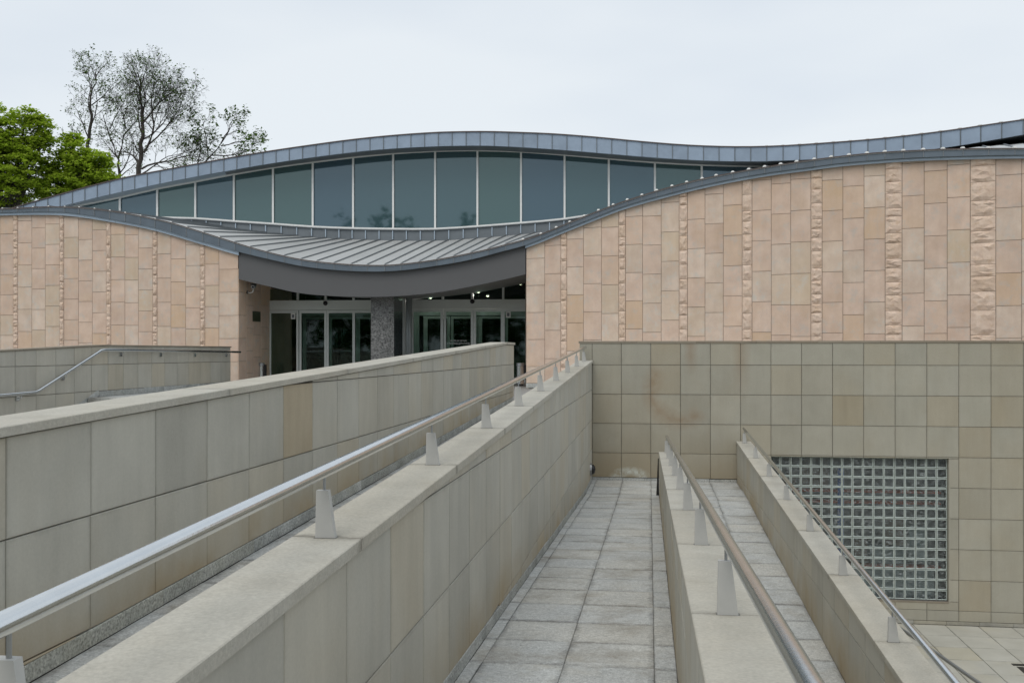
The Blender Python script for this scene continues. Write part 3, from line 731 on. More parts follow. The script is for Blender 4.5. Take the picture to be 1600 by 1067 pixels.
mus = thing('museum_building', 'low museum with wavy zinc roofs, pink sandstone facades, long clerestory window and recessed glazed entrance', 'building', (-1, 32, PLAZA), rot=0.)
def facade(name, org, dirv, pxs, kinds, flip, rowh, base):
    """local frame: x along facade, -y outward (towards the camera)"""
    d = dirv if not flip else -dirv           # x axis must run left->right as seen
    ang = math.atan2(d.y, d.x)
    o2 = org
    sj = [Vector((hit(px, org, dirv)[1]-o2)).dot(d) for px in pxs]
    def top(s):
        p = o2+d*s; px = CX+F*p.x/p.y; return (HY-wall_t(px))/F*p.y+.03
    # core body as a curved-top wall
    n = 60; s0, s1 = sj[0]+(.05 if not flip else 0), sj[-1]-(.06 if flip else 0)
    prof = [s0+(s1-s0)*k/n for k in range(n+1)]
    vs, fs = [], []
    for s in prof:
        vs += [(s, .04, PLAZA-.2), (s, .04, top(s)-.01), (s, .45, top(s)-.01), (s, .45, PLAZA-.2)]
    for k in range(n):
        for q in range(4): fs.append((k*4+q, k*4+4+q, k*4+4+(q+1) % 4, k*4+(q+1) % 4))
    fs += [(0, 1, 2, 3), (n*4+3, n*4+2, n*4+1, n*4)]
    me = mesh_of(name, vs, fs, [M['joint_s']])
    ob = bpy.data.objects.new(name, me); link(ob); ob.parent = mus
    ob.location = Vector((o2.x, o2.y, 0))-ORG[mus.name]; ob.rotation_euler = (0, 0, ang)
    ORG[ob.name] = Vector((0, 0, 0))
    rr = random.Random(hash(len(pxs)) % 1000)
    for k in range(len(sj)-1):
        a, b = sj[k], sj[k+1]
        kind = kinds[k]
        ztop = max(top(a), top(b))
        if kind == 'p':
            h = rowh*rr.choice((.92, 1, 1, 1.06)) if flip else rowh*rr.uniform(.98, 1.03); z = PLAZA+.13-rr.uniform(0, .9)*h if k else PLAZA+.13-.3
            rows = [z]
            while rows[-1] < ztop+.1: rows.append(rows[-1]+h)
            mt = (lambda k_, r_: M['sand_pale'] if rr.random() < .38 else M['sand'])
            panels(ob, 'stone_panel', None, [a, b], lambda q: rows, top, lambda s: PLAZA+.125, lambda s, z, n: (s, .04-n, z), .008, .035, matfn=mt)
        else:
            z = PLAZA+.13
            while z < ztop:
                h = rr.uniform(.20, .44)*(1.35 if b-a > .4 else 1)
                zt = min(z+h, top((a+b)/2)-.01)
                if zt-z < .05: break
                nx, nzz = 4, 5
                vv, ff = [], []
                for j in range(nzz+1):
                    for i in range(nx+1):
                        x = a+.006+(b-a-.012)*i/nx; zz = z+.004+(zt-z-.008)*j/nzz
                        e = i in (0, nx) or j in (0, nzz)
                        y = .0 if e else -.012-abs(noise.noise(Vector((x*5+k, zz*11, 3.3))))*.045-rr.uniform(0, .018)
                        if not e: zz += rr.uniform(-.02, .02); x += rr.uniform(-.02, .02)
                        vv.append((x, y, zz))
                for j in range(nzz):
                    for i in range(nx):
                        q = j*(nx+1)+i
                        if rr.random() < .5: ff += [(q, q+1, q+nx+2), (q, q+nx+2, q+nx+1)]
                        else: ff += [(q, q+1, q+nx+1), (q+1, q+nx+2, q+nx+1)]
                nb = len(vv); vv += [(a+.006, .04, z+.004), (b-.006, .04, z+.004), (b-.006, .04, zt-.004), (a+.006, .04, zt-.004)]
                def edge(idx): return idx
                bl, br, tl, tr = 0, nx, nzz*(nx+1), (nzz+1)*(nx+1)-1
                ff += [tuple([nb, nb+1]+list(range(br, bl-1, -1))), tuple([nb+2, nb+3]+list(range(tl, tr+1))),
                       tuple([nb+3, nb]+list(range(bl, tl+1, nx+1))), tuple([nb+1, nb+2]+list(range(tr, br-1, -(nx+1))))]
                piece('rough_stone', vv, ff, M['rough'], ob)
                z = zt
        # plinth
        piece('plinth_stone', *box(a+.003, b-.003, -.006, .04, PLAZA-.01, PLAZA+.118), M['skirt'], ob)
    return ob, top, sj
Rpx = [822, 851, 876, 885.5, 911.5, 939.7, 966.5, 977.3, 1004, 1033, 1061, 1074, 1101.5, 1130, 1159.5, 1175, 1205, 1235.5, 1267, 1284.5, 1317, 1350, 1383, 1409.5, 1444, 1480, 1516, 1556, 1596.5, 1640, 1690]
Rk = list('ppRpppRpppRpppRpppRpppRpppRppp')[:len(Rpx)-1]
Rk = ['p', 'p', 'r', 'p', 'p', 'p', 'r', 'p', 'p', 'p', 'r', 'p', 'p', 'p', 'r', 'p', 'p', 'p', 'r', 'p', 'p', 'p', 'r', 'p', 'p', 'p', 'r', 'p', 'p', 'p']
fR, topR, sR = facade('right_facade', RC, Rd, Rpx, Rk, False, .775, 0)
Lz = [-250, -170, -90, 0, 68, 92, 165, 235, 310, 332, 408, 480, 553, 577, 650, 720, 795, 818, 890, 967, 1042, 1067, 1140, 1240]
Lpx = [z/3.334 for z in Lz]
Lk = ['p', 'p', 'p', 'p', 'r', 'p', 'p', 'p', 'r', 'p', 'p', 'p', 'r', 'p', 'p', 'p', 'r', 'p', 'p', 'p', 'r', 'p', 'p']
fL, topL, sL = facade('left_facade', LC, Ld, Lpx, Lk, True, .70, 0)
# side wall of the entrance recess (left)
DP = Vector((-7.93, 32.4)); Dd = Vector((1, -.1)).normalized()      # door plane
rd_ = (DP-LC); rl = rd_.length; rd_n = rd_.normalized()
rang = math.atan2(rd_n.y, rd_n.x)
rw = bpy.data.objects.new('recess_wall', mesh_of('recess_wall', *box(.41, rl+.5, .05, .3, PLAZA-.1, 2.5), [M['joint_s']])); link(rw); rw.parent = mus
rw.location = Vector((LC.x, LC.y, 0))-ORG[mus.name]; rw.rotation_euler = (0, 0, rang); ORG[rw.name] = Vector((0, 0, 0))
sj = [.012, .6, 1.15, 1.75, rl+.3]
offs = [.0, .32, .12, .38]
panels(rw, 'stone_panel', M['sand'], sj, lambda k: [PLAZA+.02-.7+offs[k]+.70*q for q in range(7)], lambda s: 2.6, lambda s: PLAZA, lambda s, z, n: (s, .05-n-.03, z), .008, .03)
# right recess return wall
piece('recess_wall', *box(.43, .8, 28.3, 31.8, PLAZA-.1, 3.0), M['sand'], mus)

# canopy board over the entrance
can_b = spline([(372, 436), (390, 440.5), (420, 447.5), (465, 457.5), (510, 462), (552, 463.7), (606, 463.5), (645, 461), (690, 456), (735, 448), (780, 438.5), (822, 428.5)])
vs, fs = [], []
n = 60
for k in range(n+1):
    px = 373+(821-373)*k/n; Y = facY(px)-.02
    x = (px-CX)/F*Y; zt = (HY-eave_b(px))/F*Y+.02; zb = (HY-can_b(px))/F*Y
    vs += [(x, Y, zt), (x, Y, zb), (x+.03, Y+.16, zb), (x+.03, Y+.16, zt)]
for k in range(n):
    for q in range(4): fs.append((k*4+q, k*4+4+q, k*4+4+(q+1) % 4, k*4+(q+1) % 4))
fs += [(0, 1, 2, 3), (n*4+3, n*4+2, n*4+1, n*4)]
piece('entrance_canopy', vs, fs, M['canopy'], mus, smooth=False, label='dark grey curved canopy board')
# soffit between canopy board and doors
vs, fs = [], []
for k in range(n+1):
    px = 373+(821-373)*k/n; Y = facY(px)+.13; zb = (HY-can_b(px))/F*(facY(px)-.02)+.03
    x = (px-CX)/F*Y
    p2 = DP+Dd*(8.9*k/n+.0)
    zz = max(zb+.08, 1.62)
    vs += [(x, Y, zb), (p2.x, p2.y+.3, zz), (p2.x, p2.y+.3, zz+.06), (x, Y, zb+.06)]
for k in range(n):
    for q in range(4): fs.append((k*4+q, k*4+4+q, k*4+4+(q+1) % 4, k*4+(q+1) % 4))
piece('entrance_soffit', vs, fs, M['soffit'], mus)

# ---- lower roof
lower = piece('lower_roof', *box(-24, -23.9, 33, 33.1, 4, 4.1), M['zinc_d'], mus)   # placeholder mesh, replaced below
E = [-45, -21, 3, 27, 51, 75, 100.5, 123, 147, 171, 195, 219, 242, 267, 291, 316.5, 342, 366.6, 391, 417, 444, 470.5, 495, 522, 548.5, 573.6, 601, 626.5, 655, 682.5, 708.7, 735.7, 762.7, 789.7, 817, 845, 869, 890, 913, 935, 958, 980, 1003, 1026, 1050, 1073, 1097, 1119, 1145, 1170, 1195, 1220, 1245, 1272.5, 1299, 1327, 1355, 1383, 1412, 1443, 1474, 1505, 1545, 1586, 1630, 1675]
i0 = E.index(573.6)
# clerestory plane
CP = Vector((-2.55, 33.0)); Cd = Vector((1, -.19)).normalized()
sill = spline([(-80, 331), (60, 330), (118, 329), (188, 336), (246, 341), (306, 342.5), (366, 347), (426, 351), (487.5, 355.5), (550.5, 358), (613.5, 359), (679.5, 359), (745.5, 355), (812, 349.8), (881, 343.5), (950, 332), (1022, 315), (1096, 293), (1170, 269), (1210, 259.5), (1300, 252), (1400, 243), (1500, 229), (1600, 216), (1700, 200)])
head = spline([(-80, 365), (60, 334), (118, 322), (188, 308), (246.5, 294.5), (305.6, 283.5), (365.4, 272), (426.6, 261.5), (489, 253), (552, 245.5), (615, 239.3), (679.5, 235.6), (745, 234.5), (813.5, 236.5), (881, 241.5), (950, 247.5), (1022, 253.4), (1095, 257.3), (1170, 259.2), (1210, 259.4), (1300, 251), (1400, 240), (1500, 226), (1600, 210), (1700, 190)])
base_drop = spline([(-80, 3), (200, 4), (300, 9), (420, 14), (560, 16.5), (700, 17.5), (800, 17), (900, 15), (1000, 10), (1100, 6), (1700, 3)])
def clY(px): return hit(px, CP, Cd)[1].y
tz = {}
def roof_top_px(k):
    # pixel column of the top end of seam k
    zx = 880+72.5*0
    knots = [(i0-20, 573.6-20*23.0+0), (0, 0)]
    return TOPF(k)
TOPF = spline([(i0-24, 118), (i0-12, 392), (i0-8, 487.5-21*0), (i0-4, 571.5), (i0, 657), (i0+4, 746.4), (i0+8, 836), (i0+11, 903), (i0+16, 1010), (i0+24, 1190), (i0+32, 1390), (i0+38, 1560), (i0+42, 1680)])
def eP(px, dy=-.18, up=0.): 
    Y = facY(px)+dy; return Vector(((px-CX)/F*Y, Y, (HY-eave_t(px))/F*Y+up))
def tP(px):
    Y = clY(px)-.05; v = Vector(((px-CX)/F*Y, Y, (HY-sill(px)-base_drop(px))/F*Y)); return v
roof_pts = []
for k, px in enumerate(E):
    a = eP(px); b = tP(TOPF(k))
    if b.z < a.z+.15: b.z = a.z+.15
    if px > 1480: b.z = max(b.z, a.z+.25+.0016*(px-1480)*1.5)
    roof_pts.append((a, b))
# deck
vs, fs = [], []
SUBR = 6
for (a, b) in roof_pts:
    vs += [a+Vector((0, .02, -.05)), b+Vector((0, 0, -.05)), b+Vector((0, 0, -.09)), a+Vector((0, .02, -.09))]
for k in range(len(roof_pts)-1):
    for q in range(4): fs.append((k*4+q, k*4+4+q, k*4+4+(q+1) % 4, k*4+(q+1) % 4))
bpy.data.objects.remove(lower)
lower = piece('lower_roof', vs, fs, M['zinc_d'], mus, label='lower wavy zinc roof with standing seams')
for k in range(len(E)-1):
    (a0, b0), (a1, b1) = roof_pts[k], roof_pts[k+1]
    um = Vector((0, 0, .04))
    v = [a0, a1, b1, b0, a0-um, a1-um, b1-um, b0-um]
    # eave follows its curve inside the pan
    am = eP((E[k]+E[k+1])/2)
    v = [a0, am, a1, b1, b0, a0-um, am-um, a1-um, b1-um, b0-um]
    piece('roof_pan', v, [(0, 1, 2, 3, 4), (9, 8, 7, 6, 5), (0, 5, 6, 1), (1, 6, 7, 2), (2, 7, 8, 3), (3, 8, 9, 4), (4, 9, 5, 0)], M['zinc_roof'], lower)
for k, (a, b) in enumerate(roof_pts):
    d = (b-a).normalized(); sd_ = d.cross(Vector((0, 0, 1))).normalized()*.014; up = Vector((0, 0, .048)); z0 = Vector((0, 0, -.004))
    a_ = a+d*.015
    v = [a_-sd_+z0, a_+sd_+z0, b+sd_+z0, b-sd_+z0, a_-sd_+up*.7, a_+sd_+up*.7, b+sd_+up, b-sd_+up]
    s_ = piece('roof_seam', v, box(0, 1, 0, 1, 0, 1)[1], M['seam'], lower)
    c_ = a_+d*.0
    big = 1.0 if E[k] > 800 else .65
    piece('seam_cap', [Vector((c_.x+dx_*big, c_.y+dy_, c_.z+dz_*big)) for (dx_, dy_, dz_) in ((-.045, -.02, -.005), (.045, -.02, -.005), (.045, .1, -.005), (-.045, .1, -.005), (-.024, 0, .04), (.024, 0, .04), (.022, .09, .04), (-.022, .09, .04))], box(0, 1, 0, 1, 0, 1)[1], M['clip'] if (E[k] > 800 or E[k] < 360) else M['seam'], lower)
# eave edge panels and flashing
def strip(px0, px1, tf, bf, dy0, th, inset=.006, n=3, lean=0.):
    vs, fs = [], []
    for q in range(n+1):
        px = px0+(px1-px0)*q/n
        Y = facY(px)+dy0; x = (px-CX)/F*Y
        if q == 0: x += inset
        if q == n: x -= inset
        zt = (HY-tf(px))/F*Y; zb = (HY-bf(px))/F*Y
        vs += [(x, Y, zt), (x, Y+lean, zb), (x, Y+lean+th, zb), (x, Y+th, zt)]
    for k in range(n):
        for q in range(4): fs.append((k*4+q, k*4+4+q, k*4+4+(q+1) % 4, k*4+(q+1) % 4))
    fs += [(0, 1, 2, 3), (n*4+3, n*4+2, n*4+1, n*4)]
    return vs, fs
for k in range(len(E)-1):
    piece('eave_panel', *strip(E[k], E[k+1], lambda p: eave_t(p)+1.4, lambda p: eave_b(p)+.3, -.17, .10, .004), M['zinc_e'], lower)
    piece('eave_seam', *strip(E[k]-.5, E[k]+.5, lambda p: eave_t(p)+1.2, lambda p: eave_b(p), -.182, .02, 0, 1), M['seam'], lower)
    piece('drip_edge', *strip(E[k], E[k+1], lambda p: eave_t(p)-.1, lambda p: eave_t(p)+1.3, -.20, .14, 0), M['rustedge'], lower)
fl = list(range(-60, 372, 48))+[373]
for a, b in zip(fl[:-1], fl[1:]):
    piece('wall_flashing', *strip(a, b, lambda p: eave_b(p)+.2, lambda p: wall_t(p)+.2, -.10, .09, .002), M['zinc_l'], lower)
fl = [820.5]+list(range(870, 1680, 50))
for a, b in zip(fl[:-1], fl[1:]):
    piece('wall_flashing', *strip(a, b, lambda p: eave_b(p)+.2, lambda p: wall_t(p)+.2, -.10, .09, .002), M['zinc_l'], lower)

# ---- clerestory: upstand, panes, mullions
MU = [-55, 5, 66, 127, 188, 246.3, 305.8, 366, 427, 489, 552, 614.5, 680, 746, 814, 882, 951, 1023, 1096, 1171, 1214]
def cP(px, py, dy=0.):
    Y = clY(px); v = world_pt(px, py, Y); v.y += dy; return v
def cstrip(pa, pb, tf, bf, d0, d1, n=2):
    vs, fs = [], []
    for q in range(n+1):
        px = pa+(pb-pa)*q/n; t_, b_ = cP(px, tf(px)), cP(px, bf(px))
        for (v, dd) in ((t_, d0), (b_, d0), (b_, d1), (t_, d1)): vs.append(v+Vector((0, dd, 0)))
    for k in range(n):
        for q in range(4): fs.append((k*4+q, k*4+4+q, k*4+4+(q+1) % 4, k*4+(q+1) % 4))
    fs += [(0, 1, 2, 3), (n*4+3, n*4+2, n*4+1, n*4)]
    return vs, fs
cw_ = None
upx = [TOPF(k) for k in range(len(E))]
v, f = cstrip(-60, 1700, lambda p: max(head(p), 0), lambda p: sill(p)+base_drop(p)+2, .06, .30, 60)
cler = piece('clerestory_window', v, f, M['zinc_l'], mus, label='long lens shaped clerestory window with teal glass')
bars = []
for a, b in zip(MU[:-1], MU[1:]):
    if b < 70: continue
    a_ = max(a, 100)
    g = 1.3
    piece('glass_pane', *cstrip(a_+g, b-g, lambda p: min(head(p)+2.2, sill(p)-.5), lambda p: sill(p)-2.2, -.01, .02, 2), M['cglass'], cler)
    piece('head_rail', *cstrip(a_, b, lambda p: head(p)-.2, lambda p: head(p)+2.3, -.05, .03), M['alu'], cler)
    piece('sill_rail', *cstrip(a_, b, lambda p: sill(p)-2.4, lambda p: sill(p)+.1, -.07, .03), M['alu'], cler)
    piece('sill_flashing', *cstrip(a_, b, lambda p: sill(p)+.1, lambda p: sill(p)+1.4, -.09, .03), M['seam'], cler)
for p_ in MU[3:-1]:
    if p_ < 100: continue
    w = 1.45
    if sill(p_)-head(p_) < 4: continue
    piece('mullion', *cstrip(p_-w, p_+w, lambda p: head(p_)-.1, lambda p: sill(p_)+.2, -.062, .03, 1), M['alu'], cler)
for k in range(len(upx)-1):
    a, b = upx[k], upx[k+1]
    if b < 230 or a > 940: continue
    piece('upstand_panel', *cstrip(a+.3, b-.3, lambda p: sill(p)+1.4, lambda p: sill(p)+base_drop(p)+1.2, -.03, .05), M['zinc_d'], lower)
    piece('upstand_seam', *cstrip(a-.7, a+.7, lambda p: sill(p)+2.2, lambda p: sill(p)+base_drop(p)+.8, -.075, .0, 1), M['zinc_l'], lower)

# ---- upper roof
up_t = spline([(-60, 352), (0, 331), (26.7, 322.5), (90, 304.5), (149, 288.5), (205, 275), (263, 264), (303.6, 256.5), (364, 245.4), (424.5, 235.4), (486, 226.4), (549, 218), (613.5, 211.4), (679.5, 206.8), (720, 205.6), (760, 205.3), (800, 206.3), (865, 209), (930, 214), (992, 220), (1022, 222.7), (1070, 226.3), (1124, 228.6), (1170, 229), (1220, 227.6), (1277.6, 224), (1362, 217.5), (1422.6, 211), (1486.7, 203), (1547, 194), (1600, 186.5), (1680, 175)])
up_b = spline([(-60, 366), (0, 346), (50, 333), (110, 319), (169, 304.6), (225, 292.5), (281, 281), (343, 269.4), (440, 253), (549, 238.3), (613, 232.5), (679.5, 229), (720, 228), (760, 228), (800, 229.6), (870, 234), (950, 240.5), (1010, 245.5), (1070, 249.6), (1124, 251.8), (1170, 252.3), (1220, 251.3), (1300, 247.5), (1400, 240), (1490, 229), (1554, 218.5), (1600, 210.5), (1680, 196)])
upY = spline([(-60, 36.5), (26, 35.6), (250, 34.2), (440, 33.1), (700, 31.9), (950, 31.0), (1150, 30.3), (1350, 28.9), (1600, 26.8), (1700, 25.9)])
def uW(px, py, dy=0.): return world_pt(px, py, upY(px)+0.)+Vector((0, dy, 0))
n = 90; vs, fs = [], []
for k in range(n+1):
    px = -60+1745*k/n
    t_, b_ = uW(px, up_t(px)+1), uW(px, up_b(px)-.3)
    vs += [t_+Vector((0, .04, 0)), b_+Vector((0, .04, 0)), Vector((b_.x*1.02, b_.y+7, b_.z+.25)), Vector((t_.x*1.02, t_.y+7, t_.z-.05))]
for k in range(n):
    for q in range(4): fs.append((k*4+q, k*4+4+q, k*4+4+(q+1) % 4, k*4+(q+1) % 4))
upper = piece('upper_roof', vs, fs, M['zinc_d'], mus, label='upper wavy roof with deep blue grey zinc edge')
# seam columns along the arc
U = [-40.0]
spc = spline([(-60, 19), (100, 19.3), (300, 20.0), (500, 21.0), (700, 21.7), (850, 23), (1000, 23.8), (1150, 24.8), (1250, 26.3), (1350, 27.3), (1450, 30), (1600, 35)])
while U[-1] < 1670: U.append(U[-1]+spc(U[-1]))
for a, b in zip(U[:-1], U[1:]):
    vs, fs = [], []
    for q in range(3):
        px = a+(b-a)*q/2; t_, b_ = uW(px, up_t(px)+1.2), uW(px, up_b(px))
        dx = .008 if q == 0 else (-.008 if q == 2 else 0)
        by = 0.0 if q != 1 else -.006
        for vv, dd in ((t_, by), (b_, by), (b_, .05), (t_, .05)): vs.append(vv+Vector((dx, dd, 0)))
    for k in range(2):
        for q in range(4): fs.append((k*4+q, k*4+4+q, k*4+4+(q+1) % 4, k*4+(q+1) % 4))
    fs += [(0, 1, 2, 3), (11, 10, 9, 8)]
    piece('fascia_panel', vs, fs, M['zinc'], upper)
    t_, b_ = uW(a, up_t(a)+1.2), uW(a, up_b(a))
    piece('fascia_seam', [t_+Vector((-.011, -.022, 0)), t_+Vector((.011, -.022, 0)), t_+Vector((.011, .03, 0)), t_+Vector((-.011, .03, 0)), b_+Vector((-.011, -.022, 0)), b_+Vector((.011, -.022, 0)), b_+Vector((.011, .03, 0)), b_+Vector((-.011, .03, 0))], box(0, 1, 0, 1, 0, 1)[1], M['zinc_d'], upper)
    c0, c1 = uW(a, up_t(a)), uW(b, up_t(b))
    c0b, c1b = uW(a, up_t(a)+1.4), uW(b, up_t(b)+1.4)
    dv = Vector((0, -.04, 0)); db = Vector((0, .2, 0))
    piece('drip_edge', [c0+dv, c1+dv, c1+db, c0+db, c0b+dv, c1b+dv, c1b+db, c0b+db], box(0, 1, 0, 1, 0, 1)[1], M['rustedge'], upper)
    if a > 1180: piece('seam_cap', *box(t_.x-.04, t_.x+.04, t_.y-.02, t_.y+.1, t_.z+.01, t_.z+.042), M['clip'], upper)
# soffit strip linking the fascia to the clerestory head (dark gap)
vs, fs = [], []
for k in range(n+1):
    px = -60+1745*k/n
    b_ = uW(px, up_b(px)-.2, .03); h_ = cP(px, head(px)-.3, .02)
    vs += [b_, h_, h_+Vector((0, 0, .08)), b_+Vector((0, 0, .05))]
for k in range(n):
    for q in range(4): fs.append((k*4+q, k*4+4+q, k*4+4+(q+1) % 4, k*4+(q+1) % 4))
piece('roof_soffit', vs, fs, M['zinc_l'], upper)

# ---- entrance: doors, transoms, pillar, column
dang = math.atan2(Dd.y, Dd.x)
def dS(px): return (hit(px, DP, Dd)[1]-DP).dot(Dd)
def dZ(px, py): return (HY-py)/F*hit(px, DP, Dd)[1].y
ent = bpy.data.objects.new('entrance_glazing', mesh_of('entrance_glazing', *join(
    box(-.3, dS(598), .0, .12, dZ(500, 484.3), dZ(500, 469.3)), box(dS(644), dS(835), .0, .12, dZ(735, 482), dZ(735, 468)),
    box(-.3, .02, .0, .12, PLAZA, 1.3), box(dS(598), dS(602), 0, .12, PLAZA, 1.7), box(dS(628), dS(633.5), 0, .12, PLAZA, 2.0)), [M['alu_g']]))
link(ent); ent.parent = mus; ent.location = Vector((DP.x, DP.y, 0))-ORG[mus.name]; ent.rotation_euler = (0, 0, dang); ORG[ent.name] = Vector((0, 0, 0))
def leaf(name, s0, s1, y, z0, z1, lw, rw_, tw=.09, bw=.12, par=None, glass='dglass', th=.05):
    o = piece(name, *join(box(s0, s0+lw, y, y+th, z0, z1), box(s1-rw_, s1, y, y+th, z0, z1), box(s0+lw, s1-rw_, y+.001, y+th-.001, z1-tw, z1), box(s0+lw, s1-rw_, y+.001, y+th-.001, z0, z0+bw)), M['alu_g'], par or ent)
    piece('glass_pane', *box(s0+lw, s1-rw_, y+.02, y+.03, z0+bw, z1-tw), M[glass], o)
    return o
zd = dZ(500, 484.6)
for (a, b, y, nm) in ((420, 466, .02, 'fixed_door_panel'), (466.5, 509, .07, 'sliding_door'), (509.3, 553, .07, 'sliding_door'), (551, 598, .02, 'fixed_door_panel')):
    leaf(nm, dS(a), dS(b), y, PLAZA+.01, zd-.004, .07, .07)
zd2 = dZ(735, 482.3)
for (a, b, y, nm) in ((642, 692, .02, 'fixed_door_panel'), (692.5, 739, .07, 'sliding_door'), (739.3, 786, .07, 'sliding_door'), (784.5, 834, .02, 'fixed_door_panel')):
    leaf(nm, dS(a), dS(b), y, PLAZA+.01, zd2-.004, .08, .08)
leaf('side_window', dS(602.5), dS(628), .03, PLAZA+.01, dZ(615, 488), .05, .05)
piece('door_header', *box(dS(602), dS(628), 0, .1, dZ(615, 487), dZ(615, 466)), M['alu_g'], ent)
# transoms above the header
for (a, b) in ((420, 463.5), (466, 507), (510, 550.5), (554, 598), (645, 690), (693.5, 736), (740.5, 784.5), (788.5, 832)):
    left = a < 600
    zb0 = dZ(a, 469.1 if left else 467.8); zt0, zt1 = (1.74, 1.66) if left else (1.66+(a-645)/177*.75, 1.66+(b-645)/177*.75)
    if left: zt0 = zt1 = 2.05
    v = [(dS(a), .05, zb0), (dS(b), .05, zb0), (dS(b), .05, zt1), (dS(a), .05, zt0), (dS(a), .06, zb0), (dS(b), .06, zb0), (dS(b), .06, zt1), (dS(a), .06, zt0)]
    piece('transom_pane', v, box(0, 1, 0, 1, 0, 1)[1], M['dglass'], ent)
    piece('transom_bar', *box(dS(b), dS(b)+.065, .0, .1, zb0, max(zt0, zt1)+.05), M['alu_g'], ent)
    if not left:
        v = [(dS(a)-.06, -.0, zt0), (dS(b)+.06, -.0, zt1), (dS(b)+.06, -.0, zt1+.06), (dS(a)-.06, -.0, zt0+.06), (dS(a)-.06, .1, zt0), (dS(b)+.06, .1, zt1), (dS(b)+.06, .1, zt1+.06), (dS(a)-.06, .1, zt0+.06)]
        piece('transom_head', v, box(0, 1, 0, 1, 0, 1)[1], M['alu'], ent)
# sensors and stickers
for px, py in ((508.5, 474), (738, 471)):
    s, z = dS(px), dZ(px, py)
    piece('door_sensor', *tube([(s, -.08, z), (s, -.02, z), (s, .01, z)], [.05, .075, .075], 10), M['black'], ent, smooth=True)
for px, py in ((457.5, 494), (794, 491.5)):
    s, z = dS(px), dZ(px, py)
    o = piece('door_notice', *box(s-.075, s+.075, .030, .036, z-.095, z+.095), M['white'], ent)
    piece('notice_pictogram', *box(s-.04, s+.04, .024, .030, z-.055, z+.055), M['zinc_d'], o)
# white letters on the right sliding doors
def lettering(txt, px, py, size, par):
    cu = bpy.data.curves.new('door_lettering', 'FONT'); cu.body = txt; cu.size = size; cu.align_x = 'CENTER'; cu.extrude = .002
    o = bpy.data.objects.new('tmp', cu); link(o)
    me = bpy.data.meshes.new_from_object(o.evaluated_get(bpy.context.evaluated_depsgraph_get())); bpy.data.objects.remove(o)
    me.materials.clear(); me.materials.append(M['white'])
    q = bpy.data.objects.new('door_lettering', me); link(q); q.parent = par
    q.location = Vector((dS(px), .083, dZ(px, py))); q.rotation_euler = (math.pi/2, 0, 0); ORG[q.name] = Vector()
lettering('MUZEUM SZTUKI', 716, 533.5, .07, ent)
lettering('I TECHNIKI JAPO\u0143SKIEJ', 716, 537.8, .07, ent)
# inner doors of the vestibule
inn = piece('inner_door_frame', *join(box(-.3, 9.0, 2.4, 2.5, dZ(600, 489), 1.75), box(4.1, 4.5, 2.4, 2.5, PLAZA, 1.3)), M['alu_g'], ent)
sI = 0.35
for k in range(8):
    if k == 4: sI += .5
    leaf('inner_door', sI, sI+.93, 2.41+(.05 if k % 4 in (1, 2) else 0), PLAZA+.01, dZ(600, 489)-.02, .09 if k % 2 else .14, .10, par=ent)
    sI += .95
# interior shell and lamps
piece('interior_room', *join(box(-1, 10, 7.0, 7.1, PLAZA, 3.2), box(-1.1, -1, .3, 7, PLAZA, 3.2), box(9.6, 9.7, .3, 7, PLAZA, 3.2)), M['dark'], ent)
piece('interior_side_wall', *box(-.2, -.02, .32, 2.39, PLAZA, 2.1), M['sand'], ent)
piece('interior_floor', *box(-1, 9.6, .0, 7, PLAZA-.03, PLAZA+.0), M['interior'], ent)
# ceiling follows the canopy line
vs, fs = [], []
for k in range(21):
    s = -1+10.6*k/20
    zc = 2.1 if s < 4.4 else 2.1+(s-4.4)*.16
    vs += [(s, .14, zc), (s, 7, zc+.3), (s, 7, zc+.4), (s, .14, zc+.1)]
for k in range(20):
    for q in range(4): fs.append((k*4+q, k*4+4+q, k*4+4+(q+1) % 4, k*4+(q+1) % 4))
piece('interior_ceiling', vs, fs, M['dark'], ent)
for (px, py, dy) in ((672.5, 464.5, .5), (666.5, 463, 1.4), (747.5, 455.8, .5), (743.5, 454.5, 1.4), (762, 461.8, 2.2), (813, 443, .5), (622, 470.5, .3)):
    Y = hit(px, DP, Dd)[1].y+dy; w = world_pt(px, py, Y)-Vector((DP.x, DP.y, 0))
    s = w.x*Dd.x+w.y*Dd.y; yy = -w.x*Dd.y+w.y*Dd.x
    o = piece('downlight', *tube([(s, yy, w.z+.05), (s, yy, w.z+.0)], .05, 10), M['steel_d'], ent)
    piece('lamp_disc', *tube([(s, yy, w.z-.002), (s, yy, w.z-.03), (s, yy, w.z-.045)], [.045, .042, .02], 10), M['lamp'], o)
    if py > 450:
        ld = bpy.data.lights.new('downlight_lamp', 'POINT'); ld.energy = 2.5; ld.color = (1, .92, .84); ld.shadow_soft_size = .05
        lo_ = bpy.data.objects.new('downlight_lamp', ld); link(lo_); lo_.parent = o; lo_.location = Vector((s, yy, w.z-.12))-ORG[o.name]
